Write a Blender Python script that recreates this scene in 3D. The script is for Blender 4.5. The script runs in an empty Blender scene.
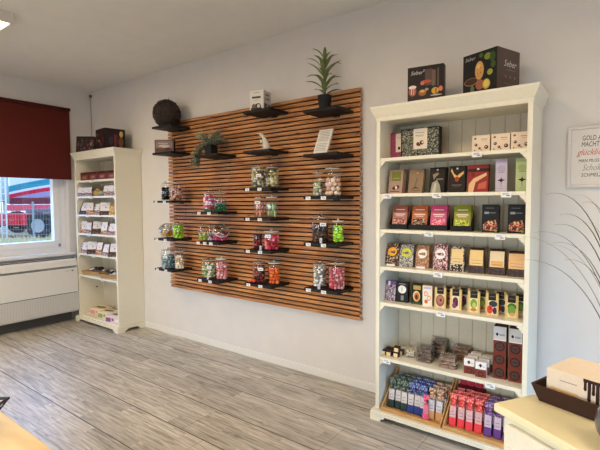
import bpy, bmesh, math, random
from mathutils import Matrix, Vector
R_ = math.radians
random.seed(7)
SC = bpy.context.scene
COL = SC.collection

# ------------------------------------------------------------------ materials
MATS = {}
def mat(name, col, rough=.5, metal=0., spec=.5, **k):
    if name in MATS: return MATS[name]
    m = bpy.data.materials.new(name); m.use_nodes = True
    b = m.node_tree.nodes['Principled BSDF']
    b.inputs['Base Color'].default_value = (*col, 1); b.inputs['Roughness'].default_value = rough
    b.inputs['Metallic'].default_value = metal; b.inputs['Specular IOR Level'].default_value = spec
    nt = m.node_tree
    # faint procedural surface variation so nothing is perfectly flat
    tc = nt.nodes.new('ShaderNodeTexCoord'); n = nt.nodes.new('ShaderNodeTexNoise'); n.inputs['Scale'].default_value = k.get('ns', 60)
    nt.links.new(tc.outputs['Object'], n.inputs['Vector'])
    if k.get('emit'):
        b.inputs['Emission Color'].default_value = (*k['ecol'], 1); b.inputs['Emission Strength'].default_value = k['emit']
    mx = nt.nodes.new('ShaderNodeMix'); mx.data_type = 'RGBA'
    v = k.get('var', .06)
    mx.inputs['A'].default_value = (*[c*(1-v) for c in col], 1); mx.inputs['B'].default_value = (*[min(1, c*(1+v)) for c in col], 1)
    nt.links.new(n.outputs['Fac'], mx.inputs['Factor']); nt.links.new(mx.outputs['Result'], b.inputs['Base Color'])
    if k.get('bump'):
        bp = nt.nodes.new('ShaderNodeBump'); bp.inputs['Strength'].default_value = k['bump']; bp.inputs['Distance'].default_value = k.get('bd', .002)
        nt.links.new(n.outputs['Fac'], bp.inputs['Height']); nt.links.new(bp.outputs['Normal'], b.inputs['Normal'])
    MATS[name] = m
    return m
def srgb(r, g, b): return tuple((c/255)**2.2 for c in (r, g, b))
def S(name, r, g, b, rough=.5, **k): return mat(name, srgb(r, g, b), rough, spec=k.pop('spec', .22), **k)
def speckle(name, cols, scale=120, rough=.4, stretch=(1, 1, 1)):
    """small irregular cells of several colours (nuts, flakes, sweets seen through a bag)"""
    if name in MATS: return MATS[name]
    m = bpy.data.materials.new(name); m.use_nodes = True; nt = m.node_tree
    b = nt.nodes['Principled BSDF']; b.inputs['Roughness'].default_value = rough; b.inputs['Specular IOR Level'].default_value = .3
    tc = nt.nodes.new('ShaderNodeTexCoord'); mp = nt.nodes.new('ShaderNodeMapping'); mp.inputs['Scale'].default_value = stretch
    vo = nt.nodes.new('ShaderNodeTexVoronoi'); vo.inputs['Scale'].default_value = scale
    sp = nt.nodes.new('ShaderNodeSeparateColor'); cr = nt.nodes.new('ShaderNodeValToRGB'); cr.color_ramp.interpolation = 'CONSTANT'
    nt.links.new(tc.outputs['Object'], mp.inputs[0]); nt.links.new(mp.outputs[0], vo.inputs['Vector'])
    nt.links.new(vo.outputs['Color'], sp.inputs[0]); nt.links.new(sp.outputs[0], cr.inputs[0]); nt.links.new(cr.outputs[0], b.inputs['Base Color'])
    e = cr.color_ramp.elements
    e[0].color = (*srgb(*cols[0]), 1); e[0].position = 0; e[1].color = (*srgb(*cols[-1]), 1); e[1].position = (len(cols)-1)/len(cols)
    for i in range(1, len(cols)-1):
        x = e.new(i/len(cols)); x.color = (*srgb(*cols[i]), 1)
    bp = nt.nodes.new('ShaderNodeBump'); bp.inputs['Strength'].default_value = .4; bp.inputs['Distance'].default_value = .003; bp.invert = True
    nt.links.new(vo.outputs['Distance'], bp.inputs['Height']); nt.links.new(bp.outputs['Normal'], b.inputs['Normal'])
    MATS[name] = m
    return m
def glassy(name, col=(1, 1, 1), ior=1.45, rough=.02, boost=0., mixw=0.0):
    """thin clear glass or film: fresnel mix of transparency and reflection"""
    if name in MATS: return MATS[name]
    m = bpy.data.materials.new(name); m.use_nodes = True; nt = m.node_tree; nt.nodes.clear()
    o = nt.nodes.new('ShaderNodeOutputMaterial'); t = nt.nodes.new('ShaderNodeBsdfTransparent'); g = nt.nodes.new('ShaderNodeBsdfGlossy')
    t.inputs[0].default_value = (*col, 1); g.inputs['Roughness'].default_value = rough
    fr = nt.nodes.new('ShaderNodeLayerWeight'); fr.inputs[0].default_value = .5
    pw = nt.nodes.new('ShaderNodeMath'); pw.operation = 'POWER'; pw.inputs[1].default_value = 4.0; nt.links.new(fr.outputs['Facing'], pw.inputs[0])
    ad = nt.nodes.new('ShaderNodeMath'); ad.operation = 'MULTIPLY_ADD'; ad.inputs[1].default_value = .75; ad.inputs[2].default_value = .035+boost; ad.use_clamp = True
    mx = nt.nodes.new('ShaderNodeMixShader')
    nt.links.new(pw.outputs[0], ad.inputs[0]); nt.links.new(ad.outputs[0], mx.inputs[0]); nt.links.new(t.outputs[0], mx.inputs[1]); nt.links.new(g.outputs[0], mx.inputs[2])
    nt.links.new(mx.outputs[0], o.inputs[0])
    MATS[name] = m
    return m
def nodes(name):
    m = bpy.data.materials.new(name); m.use_nodes = True; nt = m.node_tree
    MATS[name] = m
    def N(t, **k):
        n = nt.nodes.new(t)
        for a, v in k.items(): setattr(n, a, v)
        return n
    return m, nt, nt.nodes['Principled BSDF'], N, nt.links.new
def ramp(n, stops):
    e = n.color_ramp.elements
    e[0].position, e[0].color = stops[0][0], (*stops[0][1], 1)
    e[1].position, e[1].color = stops[-1][0], (*stops[-1][1], 1)
    for p, c in stops[1:-1]:
        x = e.new(p); x.color = (*c, 1)

def make_plaster(name, col):
    m, nt, b, N, L = nodes(name)
    tc = N('ShaderNodeTexCoord'); n1 = N('ShaderNodeTexNoise'); n1.inputs['Scale'].default_value = 45; n1.inputs['Detail'].default_value = 6
    n2 = N('ShaderNodeTexNoise'); n2.inputs['Scale'].default_value = 6
    L(tc.outputs['Object'], n1.inputs[0]); L(tc.outputs['Object'], n2.inputs[0])
    r = N('ShaderNodeValToRGB'); ramp(r, [(.3, tuple(c*.96 for c in col)), (.7, col)]); L(n2.outputs[0], r.inputs[0]); L(r.outputs[0], b.inputs['Base Color'])
    bp = N('ShaderNodeBump'); bp.inputs['Strength'].default_value = .35; bp.inputs['Distance'].default_value = .004
    L(n1.outputs[0], bp.inputs['Height']); L(bp.outputs[0], b.inputs['Normal']); b.inputs['Roughness'].default_value = .85
    b.inputs['Specular IOR Level'].default_value = .25
    return m
M_WALL = make_plaster('wall_plaster', (.735, .70, .672))
M_CEIL = make_plaster('ceiling_plaster', (.80, .775, .72))

def make_floor():
    m, nt, b, N, L = nodes('grey_oak_laminate')
    tc = N('ShaderNodeTexCoord'); sx = N('ShaderNodeSeparateXYZ'); L(tc.outputs['Object'], sx.inputs[0])
    def M(op, a, v=None, c=None):
        n = N('ShaderNodeMath', operation=op)
        for i, q in enumerate((a, v, c)):
            if q is None: continue
            if isinstance(q, (int, float)): n.inputs[i].default_value = q
            else: L(q, n.inputs[i])
        return n.outputs[0]
    yy = M('DIVIDE', M('ADD', sx.outputs[1], .285), .328)
    row = M('FLOOR', yy); fr = M('FRACT', yy)
    sub = M('FLOOR', M('MULTIPLY', yy, 3))
    off = N('ShaderNodeTexWhiteNoise', noise_dimensions='1D'); L(row, off.inputs['W'])
    xx = M('ADD', M('DIVIDE', sx.outputs[0], 1.25), M('MULTIPLY', off.outputs[0], 7))
    cell = N('ShaderNodeTexWhiteNoise', noise_dimensions='2D'); cb = N('ShaderNodeCombineXYZ')
    L(M('FLOOR', M('ADD', M('DIVIDE', sx.outputs[0], .62), M('MULTIPLY', sub, .37))), cb.inputs[0]); L(sub, cb.inputs[1]); L(cb.outputs[0], cell.inputs['Vector'])
    mp = N('ShaderNodeMapping'); mp.inputs['Scale'].default_value = (1.6, 22, 1); L(tc.outputs['Object'], mp.inputs[0])
    ofs = N('ShaderNodeVectorMath', operation='ADD'); L(mp.outputs[0], ofs.inputs[0]); sc = N('ShaderNodeVectorMath', operation='SCALE'); L(cell.outputs['Color'], sc.inputs[0]); sc.inputs['Scale'].default_value = 9; L(sc.outputs[0], ofs.inputs[1])
    n1 = N('ShaderNodeTexNoise'); n1.inputs['Scale'].default_value = 2.4; n1.inputs['Detail'].default_value = 7; n1.inputs['Roughness'].default_value = .68; n1.inputs['Distortion'].default_value = .6
    L(ofs.outputs[0], n1.inputs[0])
    r = N('ShaderNodeValToRGB'); ramp(r, [(.25, srgb(84, 76, 66)), (.40, srgb(152, 144, 131)), (.58, srgb(194, 187, 174)), (.8, srgb(218, 214, 201))]); L(n1.outputs[0], r.inputs[0])
    hs = N('ShaderNodeHueSaturation'); L(r.outputs[0], hs.inputs['Color']); L(M('ADD', M('MULTIPLY', cell.outputs[0], .30), .84), hs.inputs['Value'])
    # knots
    mk = N('ShaderNodeMapping'); mk.inputs['Scale'].default_value = (2.2, 5, 1); L(tc.outputs['Object'], mk.inputs[0])
    vo = N('ShaderNodeTexVoronoi'); vo.inputs['Scale'].default_value = 1.3; L(mk.outputs[0], vo.inputs[0])
    kn = N('ShaderNodeMapRange'); kn.inputs[1].default_value = .03; kn.inputs[2].default_value = .12; kn.inputs[3].default_value = .55; kn.inputs[4].default_value = 0; L(vo.outputs['Distance'], kn.inputs[0])
    mx = N('ShaderNodeMix', data_type='RGBA'); L(kn.outputs[0], mx.inputs['Factor']); L(hs.outputs[0], mx.inputs['A']); mx.inputs['B'].default_value = (*srgb(95, 75, 62), 1)
    # joints: long dark V grooves and short butt joints
    g1 = M('LESS_THAN', M('MINIMUM', fr, M('SUBTRACT', 1, fr)), .011)
    fx = M('FRACT', xx); g2 = M('LESS_THAN', fx, .002)
    g = M('MAXIMUM', g1, M('MULTIPLY', g2, .8))
    mj = N('ShaderNodeMix', data_type='RGBA'); L(g, mj.inputs['Factor']); L(mx.outputs['Result'], mj.inputs['A']); mj.inputs['B'].default_value = (*srgb(48, 40, 36), 1)
    L(mj.outputs['Result'], b.inputs['Base Color'])
    bp = N('ShaderNodeBump'); bp.inputs['Strength'].default_value = .25; bp.inputs['Distance'].default_value = .002
    L(M('SUBTRACT', n1.outputs[0], M('MULTIPLY', g, 2)), bp.inputs['Height']); L(bp.outputs[0], b.inputs['Normal'])
    b.inputs['Roughness'].default_value = .38; b.inputs['Specular IOR Level'].default_value = .55
    return m
M_FLOOR = make_floor()

def make_slat_wood(name, dark, mid, light, pitch=None, z0=0, knots=True, xs=2.5, cross=40):
    m, nt, b, N, L = nodes(name)
    tc = N('ShaderNodeTexCoord'); sx = N('ShaderNodeSeparateXYZ'); L(tc.outputs['Object'], sx.inputs[0])
    mp = N('ShaderNodeMapping'); mp.inputs['Scale'].default_value = (xs, cross, cross); L(tc.outputs['Object'], mp.inputs[0])
    n1 = N('ShaderNodeTexNoise'); n1.inputs['Scale'].default_value = 1.5; n1.inputs['Detail'].default_value = 5; n1.inputs['Distortion'].default_value = .5
    r = N('ShaderNodeValToRGB'); ramp(r, [(.3, dark), (.5, mid), (.72, light)])
    hs = N('ShaderNodeHueSaturation')
    if pitch:
        a = N('ShaderNodeMath', operation='SUBTRACT'); L(sx.outputs[2], a.inputs[0]); a.inputs[1].default_value = z0
        d = N('ShaderNodeMath', operation='DIVIDE'); L(a.outputs[0], d.inputs[0]); d.inputs[1].default_value = pitch
        f = N('ShaderNodeMath', operation='FLOOR'); L(d.outputs[0], f.inputs[0])
        w = N('ShaderNodeTexWhiteNoise', noise_dimensions='1D'); L(f.outputs[0], w.inputs['W'])
        s = N('ShaderNodeVectorMath', operation='SCALE'); L(w.outputs['Color'], s.inputs[0]); s.inputs['Scale'].default_value = 20
        ad = N('ShaderNodeVectorMath', operation='ADD'); L(mp.outputs[0], ad.inputs[0]); L(s.outputs[0], ad.inputs[1]); L(ad.outputs[0], n1.inputs[0])
        mm = N('ShaderNodeMapRange'); mm.inputs[3].default_value = .72; mm.inputs[4].default_value = 1.2; L(w.outputs[0], mm.inputs[0]); L(mm.outputs[0], hs.inputs['Value'])
    else:
        L(mp.outputs[0], n1.inputs[0])
    L(n1.outputs[0], r.inputs[0]); L(r.outputs[0], hs.inputs['Color'])
    out = hs.outputs[0]
    if knots:
        mk = N('ShaderNodeMapping'); mk.inputs['Scale'].default_value = (3.0, .01, 12) if pitch else (5.5, 9, .01); L(tc.outputs['Object'], mk.inputs[0])
        vo = N('ShaderNodeTexVoronoi'); vo.inputs['Scale'].default_value = 1.; L(mk.outputs[0], vo.inputs[0])
        kn = N('ShaderNodeMapRange'); kn.inputs[1].default_value = .05; kn.inputs[2].default_value = .10; kn.inputs[3].default_value = .8; kn.inputs[4].default_value = 0; L(vo.outputs['Distance'], kn.inputs[0])
        mx = N('ShaderNodeMix', data_type='RGBA'); L(kn.outputs[0], mx.inputs['Factor']); L(out, mx.inputs['A']); mx.inputs['B'].default_value = (dark[0]*.35, dark[1]*.3, dark[2]*.3, 1)
        out = mx.outputs['Result']
    L(out, b.inputs['Base Color']); b.inputs['Roughness'].default_value = .5
    return m
PITCH = (2.395-.561)/48
M_SLAT = make_slat_wood('stained_pine_slats', srgb(132, 82, 46), srgb(186, 124, 74), srgb(214, 156, 98), PITCH, .561)
M_PINE = make_slat_wood('pine_table_wood', srgb(204, 172, 120), srgb(222, 198, 148), srgb(228, 208, 162), None, xs=1.5, cross=9)
M_TRAYWOOD = make_slat_wood('pale_tray_wood', srgb(178, 128, 72), srgb(198, 150, 92), srgb(212, 170, 112), None, knots=False, xs=4, cross=40)

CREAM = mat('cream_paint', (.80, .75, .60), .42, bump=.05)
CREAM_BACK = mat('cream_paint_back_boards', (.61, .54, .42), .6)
WHITE = mat('white_paint', (.82, .82, .80), .4)
UPVC = mat('white_window_plastic', (.83, .84, .86), .3)
BLACK = mat('black_board', (.010, .010, .010), .6, 0, .25)
BLACKM = mat('black_metal', (.015, .015, .016), .45, .3)
DARKP = S('dark_card', 40, 30, 28, .45)
PAPER = S('white_card', 236, 234, 232, .6)
INK = S('grey_print', 120, 118, 124, .6)
INKD = S('dark_print', 40, 38, 40, .6)
GLASS = glassy('clear_glass', (.97, .98, .98), 1.45, .02, .015)
FILM = glassy('clear_film', (.95, .95, .95), 1.4, .12, .06)

# ------------------------------------------------------------------ mesh builder
ICO = None
def ico():
    global ICO
    if ICO is None:
        bm = bmesh.new(); bmesh.ops.create_icosphere(bm, subdivisions=1, radius=1)
        ICO = ([v.co.copy() for v in bm.verts], [[v.index for v in f.verts] for f in bm.faces]); bm.free()
    return ICO
class MB:
    def __init__(s): s.v = []; s.f = []; s.m = []; s.mats = []; s.X = None
    def _m(s, m):
        if m not in s.mats: s.mats.append(m)
        return s.mats.index(m)
    def add(s, vs, fs, m, X=None):
        o = len(s.v); k = s._m(m)
        for p in vs:
            p = Vector(p)
            if X is not None: p = X @ p
            if s.X is not None: p = s.X @ p
            s.v.append(p)
        for f in fs: s.f.append([i+o for i in f]); s.m.append(k)
        return s
    def hexa(s, p, m, X=None):
        return s.add(p, [(0, 3, 2, 1), (4, 5, 6, 7), (0, 1, 5, 4), (1, 2, 6, 5), (2, 3, 7, 6), (3, 0, 4, 7)], m, X)
    def box(s, x0, x1, y0, y1, z0, z1, m, X=None):
        return s.hexa([(x0, y0, z0), (x1, y0, z0), (x1, y1, z0), (x0, y1, z0), (x0, y0, z1), (x1, y0, z1), (x1, y1, z1), (x0, y1, z1)], m, X)
    def prism(s, pts, y0, y1, m, X=None):          # outline in x,z; extruded along y
        n = len(pts)
        vs = [(x, y0, z) for x, z in pts]+[(x, y1, z) for x, z in pts]
        return s.add(vs, [list(range(n)), list(range(2*n-1, n-1, -1))]+[(i, i+n, (i+1) % n+n, (i+1) % n) for i in range(n)], m, X)
    def poly(s, pts, m, X=None): return s.add(pts, [list(range(len(pts)))], m, X)
    def lathe(s, prof, m, n=20, X=None, sx=1, sy=1):
        vs = []; fs = []
        for r, z in prof:
            for i in range(n):
                a = 2*math.pi*i/n; vs.append((r*math.cos(a)*sx, r*math.sin(a)*sy, z))
        for j in range(len(prof)-1):
            for i in range(n):
                k = (i+1) % n; fs.append((j*n+i, j*n+k, (j+1)*n+k, (j+1)*n+i))
        return s.add(vs, fs, m, X)
    def tube(s, pts, rad, m, n=6, flat=1.):
        pts = [Vector(p) for p in pts]; vs = []; fs = []
        for j, p in enumerate(pts):
            d = (pts[min(j+1, len(pts)-1)]-pts[max(j-1, 0)]).normalized()
            a = Vector((0, 0, 1)) if abs(d.z) < .9 else Vector((1, 0, 0))
            u = d.cross(a).normalized(); w = u.cross(d); r = rad[j] if isinstance(rad, (list, tuple)) else rad
            for i in range(n):
                t = 2*math.pi*i/n; vs.append(p+u*r*math.cos(t)+w*r*flat*math.sin(t))
        for j in range(len(pts)-1):
            for i in range(n):
                k = (i+1) % n; fs.append((j*n+i, j*n+k, (j+1)*n+k, (j+1)*n+i))
        fs.append(list(range(n))); fs.append(list(range((len(pts)-1)*n, len(pts)*n)))
        return s.add(vs, fs, m)
    def blob(s, c, r, m, X=None):
        vs, fs = ico()
        T = Matrix.Translation(c) @ (X or Matrix()) @ Matrix.Diagonal((*r, 1))
        return s.add([T @ v for v in vs], fs, m)
    def ell(s, x, z, rx, rz, m, y=0, n=18): return s.poly([(x+rx*math.cos(2*math.pi*i/n), y, z+rz*math.sin(2*math.pi*i/n)) for i in range(n)], m)
    def rect(s, x0, x1, z0, z1, m, y=0): return s.poly([(x0, y, z0), (x1, y, z0), (x1, y, z1), (x0, y, z1)], m)
    def build(s, name, parent=None, smooth=False, bevel=0, recalc=True):
        me = bpy.data.meshes.new(name); me.from_pydata([tuple(v) for v in s.v], [], s.f)
        for m in s.mats: me.materials.append(m)
        me.polygons.foreach_set('material_index', s.m)
        if recalc:
            bm = bmesh.new(); bm.from_mesh(me); bmesh.ops.recalc_face_normals(bm, faces=bm.faces); bm.to_mesh(me); bm.free()
        if smooth: me.polygons.foreach_set('use_smooth', [True]*len(me.polygons))
        o = bpy.data.objects.new(name, me); COL.objects.link(o)
        if parent is not None: o.parent = parent
        if bevel:
            b = o.modifiers.new('edge', 'BEVEL'); b.width = bevel; b.segments = 2; b.limit_method = 'ANGLE'; b.angle_limit = R_(40)
        return o
def tag(o, label, cat, group=None, kind=None):
    o['label'] = label; o['category'] = cat
    if group: o['group'] = group
    if kind: o['kind'] = kind
    return o
def thing(name, label, cat, loc=(0, 0, 0), rz=0, group=None, tilt=0):
    o = bpy.data.objects.new(name, None); COL.objects.link(o); o.location = loc; o.rotation_euler = (tilt, 0, rz); o.empty_display_size = .05
    return tag(o, label, cat, group)
def structure(o): o['kind'] = 'structure'; return o
def dup(root, loc, rz=None, label=None, group=None, tilt=None):
    r = root.copy(); COL.objects.link(r); r.location = loc
    e = list(root.rotation_euler)
    if rz is not None: e[2] = rz
    if tilt is not None: e[0] = tilt
    r.rotation_euler = e
    if label: r['label'] = label
    if group: r['group'] = group
    for ch in list(root.children):
        c = ch.copy(); COL.objects.link(c); c.parent = r
        for g in list(ch.children):
            d = g.copy(); COL.objects.link(d); d.parent = c
    return r
def text(name, body, size, m, parent, x=0, y=0, z=0, rz=0, shear=0, thick=0, align='CENTER', sx=1):
    c = bpy.data.curves.new(name, 'FONT'); c.body = body; c.size = size; c.align_x = align; c.shear = shear; c.offset = thick; c.resolution_u = 2
    t = bpy.data.objects.new(name, c); me = bpy.data.meshes.new_from_object(t); bpy.data.objects.remove(t)
    T = Matrix.Translation((x, y, z)) @ Matrix.Rotation(rz, 4, 'Z') @ Matrix.Rotation(R_(90), 4, 'X') @ Matrix.Diagonal((sx, 1, 1, 1))
    me.transform(T); me.materials.clear(); me.materials.append(m)
    o = bpy.data.objects.new(name, me); COL.objects.link(o); o.parent = parent
    return o

# ------------------------------------------------------------------ room shell
H = 3.0; XR = 7.6; YB = -5.6
structure(MB().box(-.3, XR+.3, YB-.3, .3, -.1, 0, M_FLOOR).build('floor'))
structure(MB().box(-.3, XR+.3, YB-.3, .3, H, H+.12, M_CEIL).build('ceiling'))
structure(MB().box(-.3, XR+.3, 0, .25, 0, H, M_WALL).build('wall_back'))
def holed(axis, a0, a1, holes, p0, p1, name):
    """wall along one axis from a0 to a1 with rectangular holes [(h0,h1,z0,z1)]"""
    b = MB()
    def bx(s, e, z0, z1):
        if e-s < 1e-4 or z1-z0 < 1e-4: return
        if axis == 'y': b.box(p0, p1, s, e, z0, z1, M_WALL)
        else: b.box(s, e, p0, p1, z0, z1, M_WALL)
    cur = a0
    for h0, h1, z0, z1 in sorted(holes):
        bx(cur, h0, 0, H); bx(h0, h1, 0, z0); bx(h0, h1, z1, H); cur = h1
    bx(cur, a1, 0, H)
    return structure(b.build(name, recalc=False))
WY0, WY1, WZ0, WZ1 = -1.95, -.335, .86, 2.66
holed('y', YB-.3, 0, [(WY0, WY1, WZ0, WZ1), (-4.6, -2.9, WZ0, WZ1)], -.28, 0, 'wall_left')
holed('x', -.3, XR+.3, [(1.0, 3.0, .86, 2.66), (3.9, 6.2, .5, 2.66)], YB-.28, YB, 'wall_front')
holed('y', YB-.3, 0, [(-2.4, -.6, .25, 2.66)], XR, XR+.28, 'wall_right')

def window(name, axis, a0, a1, z0, z1, p, mull=None, blind_to=None, inside=1, fw=.075, sash=.075):
    """frame, sash, pane built in an opening; p = frame plane (centre); axis along the wall"""
    b = MB(); g = MB()
    def bx(B, s, e, u, w, d0, d1, m):
        if axis == 'y': B.box(p+d0, p+d1, s, e, u, w, m)
        else: B.box(s, e, p+d0, p+d1, u, w, m)
    def ring(B, s, e, u, w, t, d0, d1, m):
        bx(B, s, e, u, u+t, d0, d1, m); bx(B, s, e, w-t, w, d0, d1, m); bx(B, s, s+t, u+t, w-t, d0, d1, m); bx(B, e-t, e, u+t, w-t, d0, d1, m)
    ring(b, a0, a1, z0, z1, fw, -.035, .035, UPVC)
    f = structure(b.build(name, bevel=.004))
    cuts = [a0+fw]+(mull or [])+[a1-fw]
    for i in range(len(cuts)-1):
        s, e = cuts[i]-(.0 if i == 0 else .02)-.004, cuts[i+1]+.004-(0 if i == len(cuts)-2 else .02)
        q = MB(); ring(q, s, e, z0+fw-.004, z1-fw+.004, sash, -.03, .055, UPVC); q.build('sash', f, bevel=.006)
        k = MB(); bx(k, s+sash, e-sash, z0+fw+sash, z1-fw-sash, -.005, .005, GLASS); k.build('pane', f)
    return f
W1 = window('window_1', 'y', WY0, WY1, WZ0+.02, WZ1, -.15, mull=[-1.15])
hd = MB(); hd.box(-.095, -.082, -.435, -.41, .945, .985, S('hinge_grey', 150, 150, 155, .4)); hd.build('hinge', W1)
SILLM = mat('white_sill', (.8, .8, .8), .3)
structure(MB().box(-.2, .10, WY0-.03, WY1+.03, .845, .882, SILLM).build('trim_window_sill', bevel=.005))
window('window_2', 'y', -4.6, -2.9, .86, 2.66, -.15, mull=[-3.75])
window('window_3', 'x', 1.0, 3.0, .86, 2.66, YB-.14, mull=[2.0])
window('window_4', 'x', 3.9, 6.2, .5, 2.66, YB-.14, mull=[5.05])
window('window_5', 'y', -2.4, -.6, .25, 2.66, XR+.14, mull=[-1.5])
# baseboards
BASEM = mat('white_baseboard', (.78, .76, .72), .45)
def bb(name, *a): structure(MB().box(*a, BASEM).build(name, bevel=.004))
bb('baseboard_back', 0, XR, -.016, 0, 0, .068)
bb('baseboard_left', 0, .016, YB, 0, 0, .068)
bb('baseboard_front', 0, XR, YB, YB+.016, 0, .068)
bb('baseboard_right', XR-.016, XR, YB, 0, 0, .068)

# roller blinds
M_BL, nt, b_, N, L = nodes('red_blind_fabric')
tc = N('ShaderNodeTexCoord'); no = N('ShaderNodeTexNoise'); no.inputs['Scale'].default_value = 300; L(tc.outputs['Object'], no.inputs[0])
rr = N('ShaderNodeValToRGB'); ramp(rr, [(.3, srgb(88, 40, 36)), (.7, srgb(100, 46, 40))]); L(no.outputs[0], rr.inputs[0]); L(rr.outputs[0], b_.inputs['Base Color'])
b_.inputs['Roughness'].default_value = .8; b_.inputs['Specular IOR Level'].default_value = .1
tl = N('ShaderNodeBsdfTranslucent'); tl.inputs[0].default_value = (*srgb(130, 50, 30), 1); ms = N('ShaderNodeMixShader'); ms.inputs[0].default_value = .06
L(b_.outputs[0], ms.inputs[1]); L(tl.outputs[0], ms.inputs[2]); L(ms.outputs[0], nt.nodes['Material Output'].inputs[0])
def blind(label, axis, a0, a1, zt, zb, p, inw):
    def bx(B, d0, d1, z0, z1, m, s=0):
        lo, hi = sorted((p+inw*d0, p+inw*d1))
        if axis == 'y': B.box(lo, hi, a0+s, a1-s, z0, z1, m)
        else: B.box(a0+s, a1-s, lo, hi, z0, z1, m)
    t = thing('roller_blind', label, 'blind', ((p, (a0+a1)/2, zb) if axis == 'y' else ((a0+a1)/2, p, zb)), group='red roller blinds')
    inv = Matrix.Translation(-Vector(t.location))
    for nm, args in (('fabric', (.025, .028, zb, zt-.02, M_BL)), ('roller_case', (.004, .06, zt-.025, zt+.01, S('blind_dark', 70, 26, 22, .5))), ('bottom_rail', (.020, .033, zb-.012, zb+.012, S('blind_rail', 96, 34, 28, .5)))):
        B = MB(); B.X = inv; bx(B, *args[:4], args[4]); B.build(nm, t)
blind('dark red roller blind pulled halfway down over the window beside the corner bookcase', 'y', -2.0, -.30, 2.715, 1.825, 0, 1)
blind('dark red roller blind on the window wall, further from the corner bookcase', 'y', -4.65, -2.85, 2.715, 1.825, 0, 1)
blind('dark red roller blind over the narrower street-side window', 'x', .95, 3.05, 2.715, 1.825, YB, 1)
blind('dark red roller blind over the wide street-side window', 'x', 3.85, 6.25, 2.715, 1.825, YB, 1)
blind('dark red roller blind on the wall past the counter', 'y', -2.45, -.55, 2.715, 1.825, XR, -1)

# ------------------------------------------------------------------ ceiling lamps
LWHITE = mat('lamp_housing', (.75, .72, .68), .5)
M_DIFF = mat('lamp_diffuser', (.9, .85, .7), .5, emit=6.0, ecol=(1, .80, .46))
LAMP_E = 18
def lamp(x, y, label):
    t = thing('ceiling_lamp', label, 'ceiling light', (x, y, H), group='square ceiling lamps')
    h = MB(); s = .3
    for a in ((-s, s, -s, -s+.018), (-s, s, s-.018, s), (-s, -s+.018, -s+.018, s-.018), (s-.018, s, -s+.018, s-.018)): h.box(*a, -.085, 0, LWHITE)
    h.box(-s+.018, s-.018, -s+.018, s-.018, -.05, -.0, LWHITE)
    h.build('housing', t); MB().box(-s+.019, s-.019, -s+.019, s-.019, -.078, -.06, M_DIFF).build('diffuser', t)
    l = bpy.data.lights.new('lamp_light', 'AREA'); l.shape = 'SQUARE'; l.size = .55; l.energy = LAMP_E; l.color = (1, .735, .475)
    o = bpy.data.objects.new('lamp_light', l); COL.objects.link(o); o.location = (x, y, H-.09)
lamp(1.61, -1.9, 'square white ceiling lamp glowing warm yellow, nearest the window corner')
lamp(4.3, -2.1, 'square white ceiling lamp above the middle of the floor')
lamp(6.6, -2.1, 'square white ceiling lamp above the counter')
lamp(1.61, -4.3, 'square white ceiling lamp near the street-side wall and window wall')
lamp(4.3, -4.3, 'square white ceiling lamp in the middle of the street side')

# daylight entering through the window openings (below the half-drawn blinds)
def daylight(loc, rot, sx, sy, e, col=(.62, .78, 1)):
    l = bpy.data.lights.new('window_daylight', 'AREA'); l.shape = 'RECTANGLE'; l.size = sx; l.size_y = sy; l.spread = R_(112); l.energy = e; l.color = col
    o = bpy.data.objects.new('window_daylight', l); COL.objects.link(o); o.location = loc; o.rotation_euler = rot
daylight((-.24, -1.14, 1.36), (0, R_(-90+25), 0), .85, 1.5, 13, (.14, .38, 1))
daylight((-.24, -3.75, 1.36), (0, R_(-90+35), 0), .85, 1.6, 15, (.3, .55, 1))
daylight((2.0, YB-.06, 1.36), (R_(90-40), 0, 0), 1.8, .9, 46, (.84, .96, 1))
daylight((5.05, YB-.06, 1.18), (R_(90-40), 0, 0), 2.1, 1.25, 60, (.82, .95, 1))
daylight((XR+.06, -1.5, .95), (0, R_(90-38), 0), 1.3, 1.5, 31, (.22, .52, 1))

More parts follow.
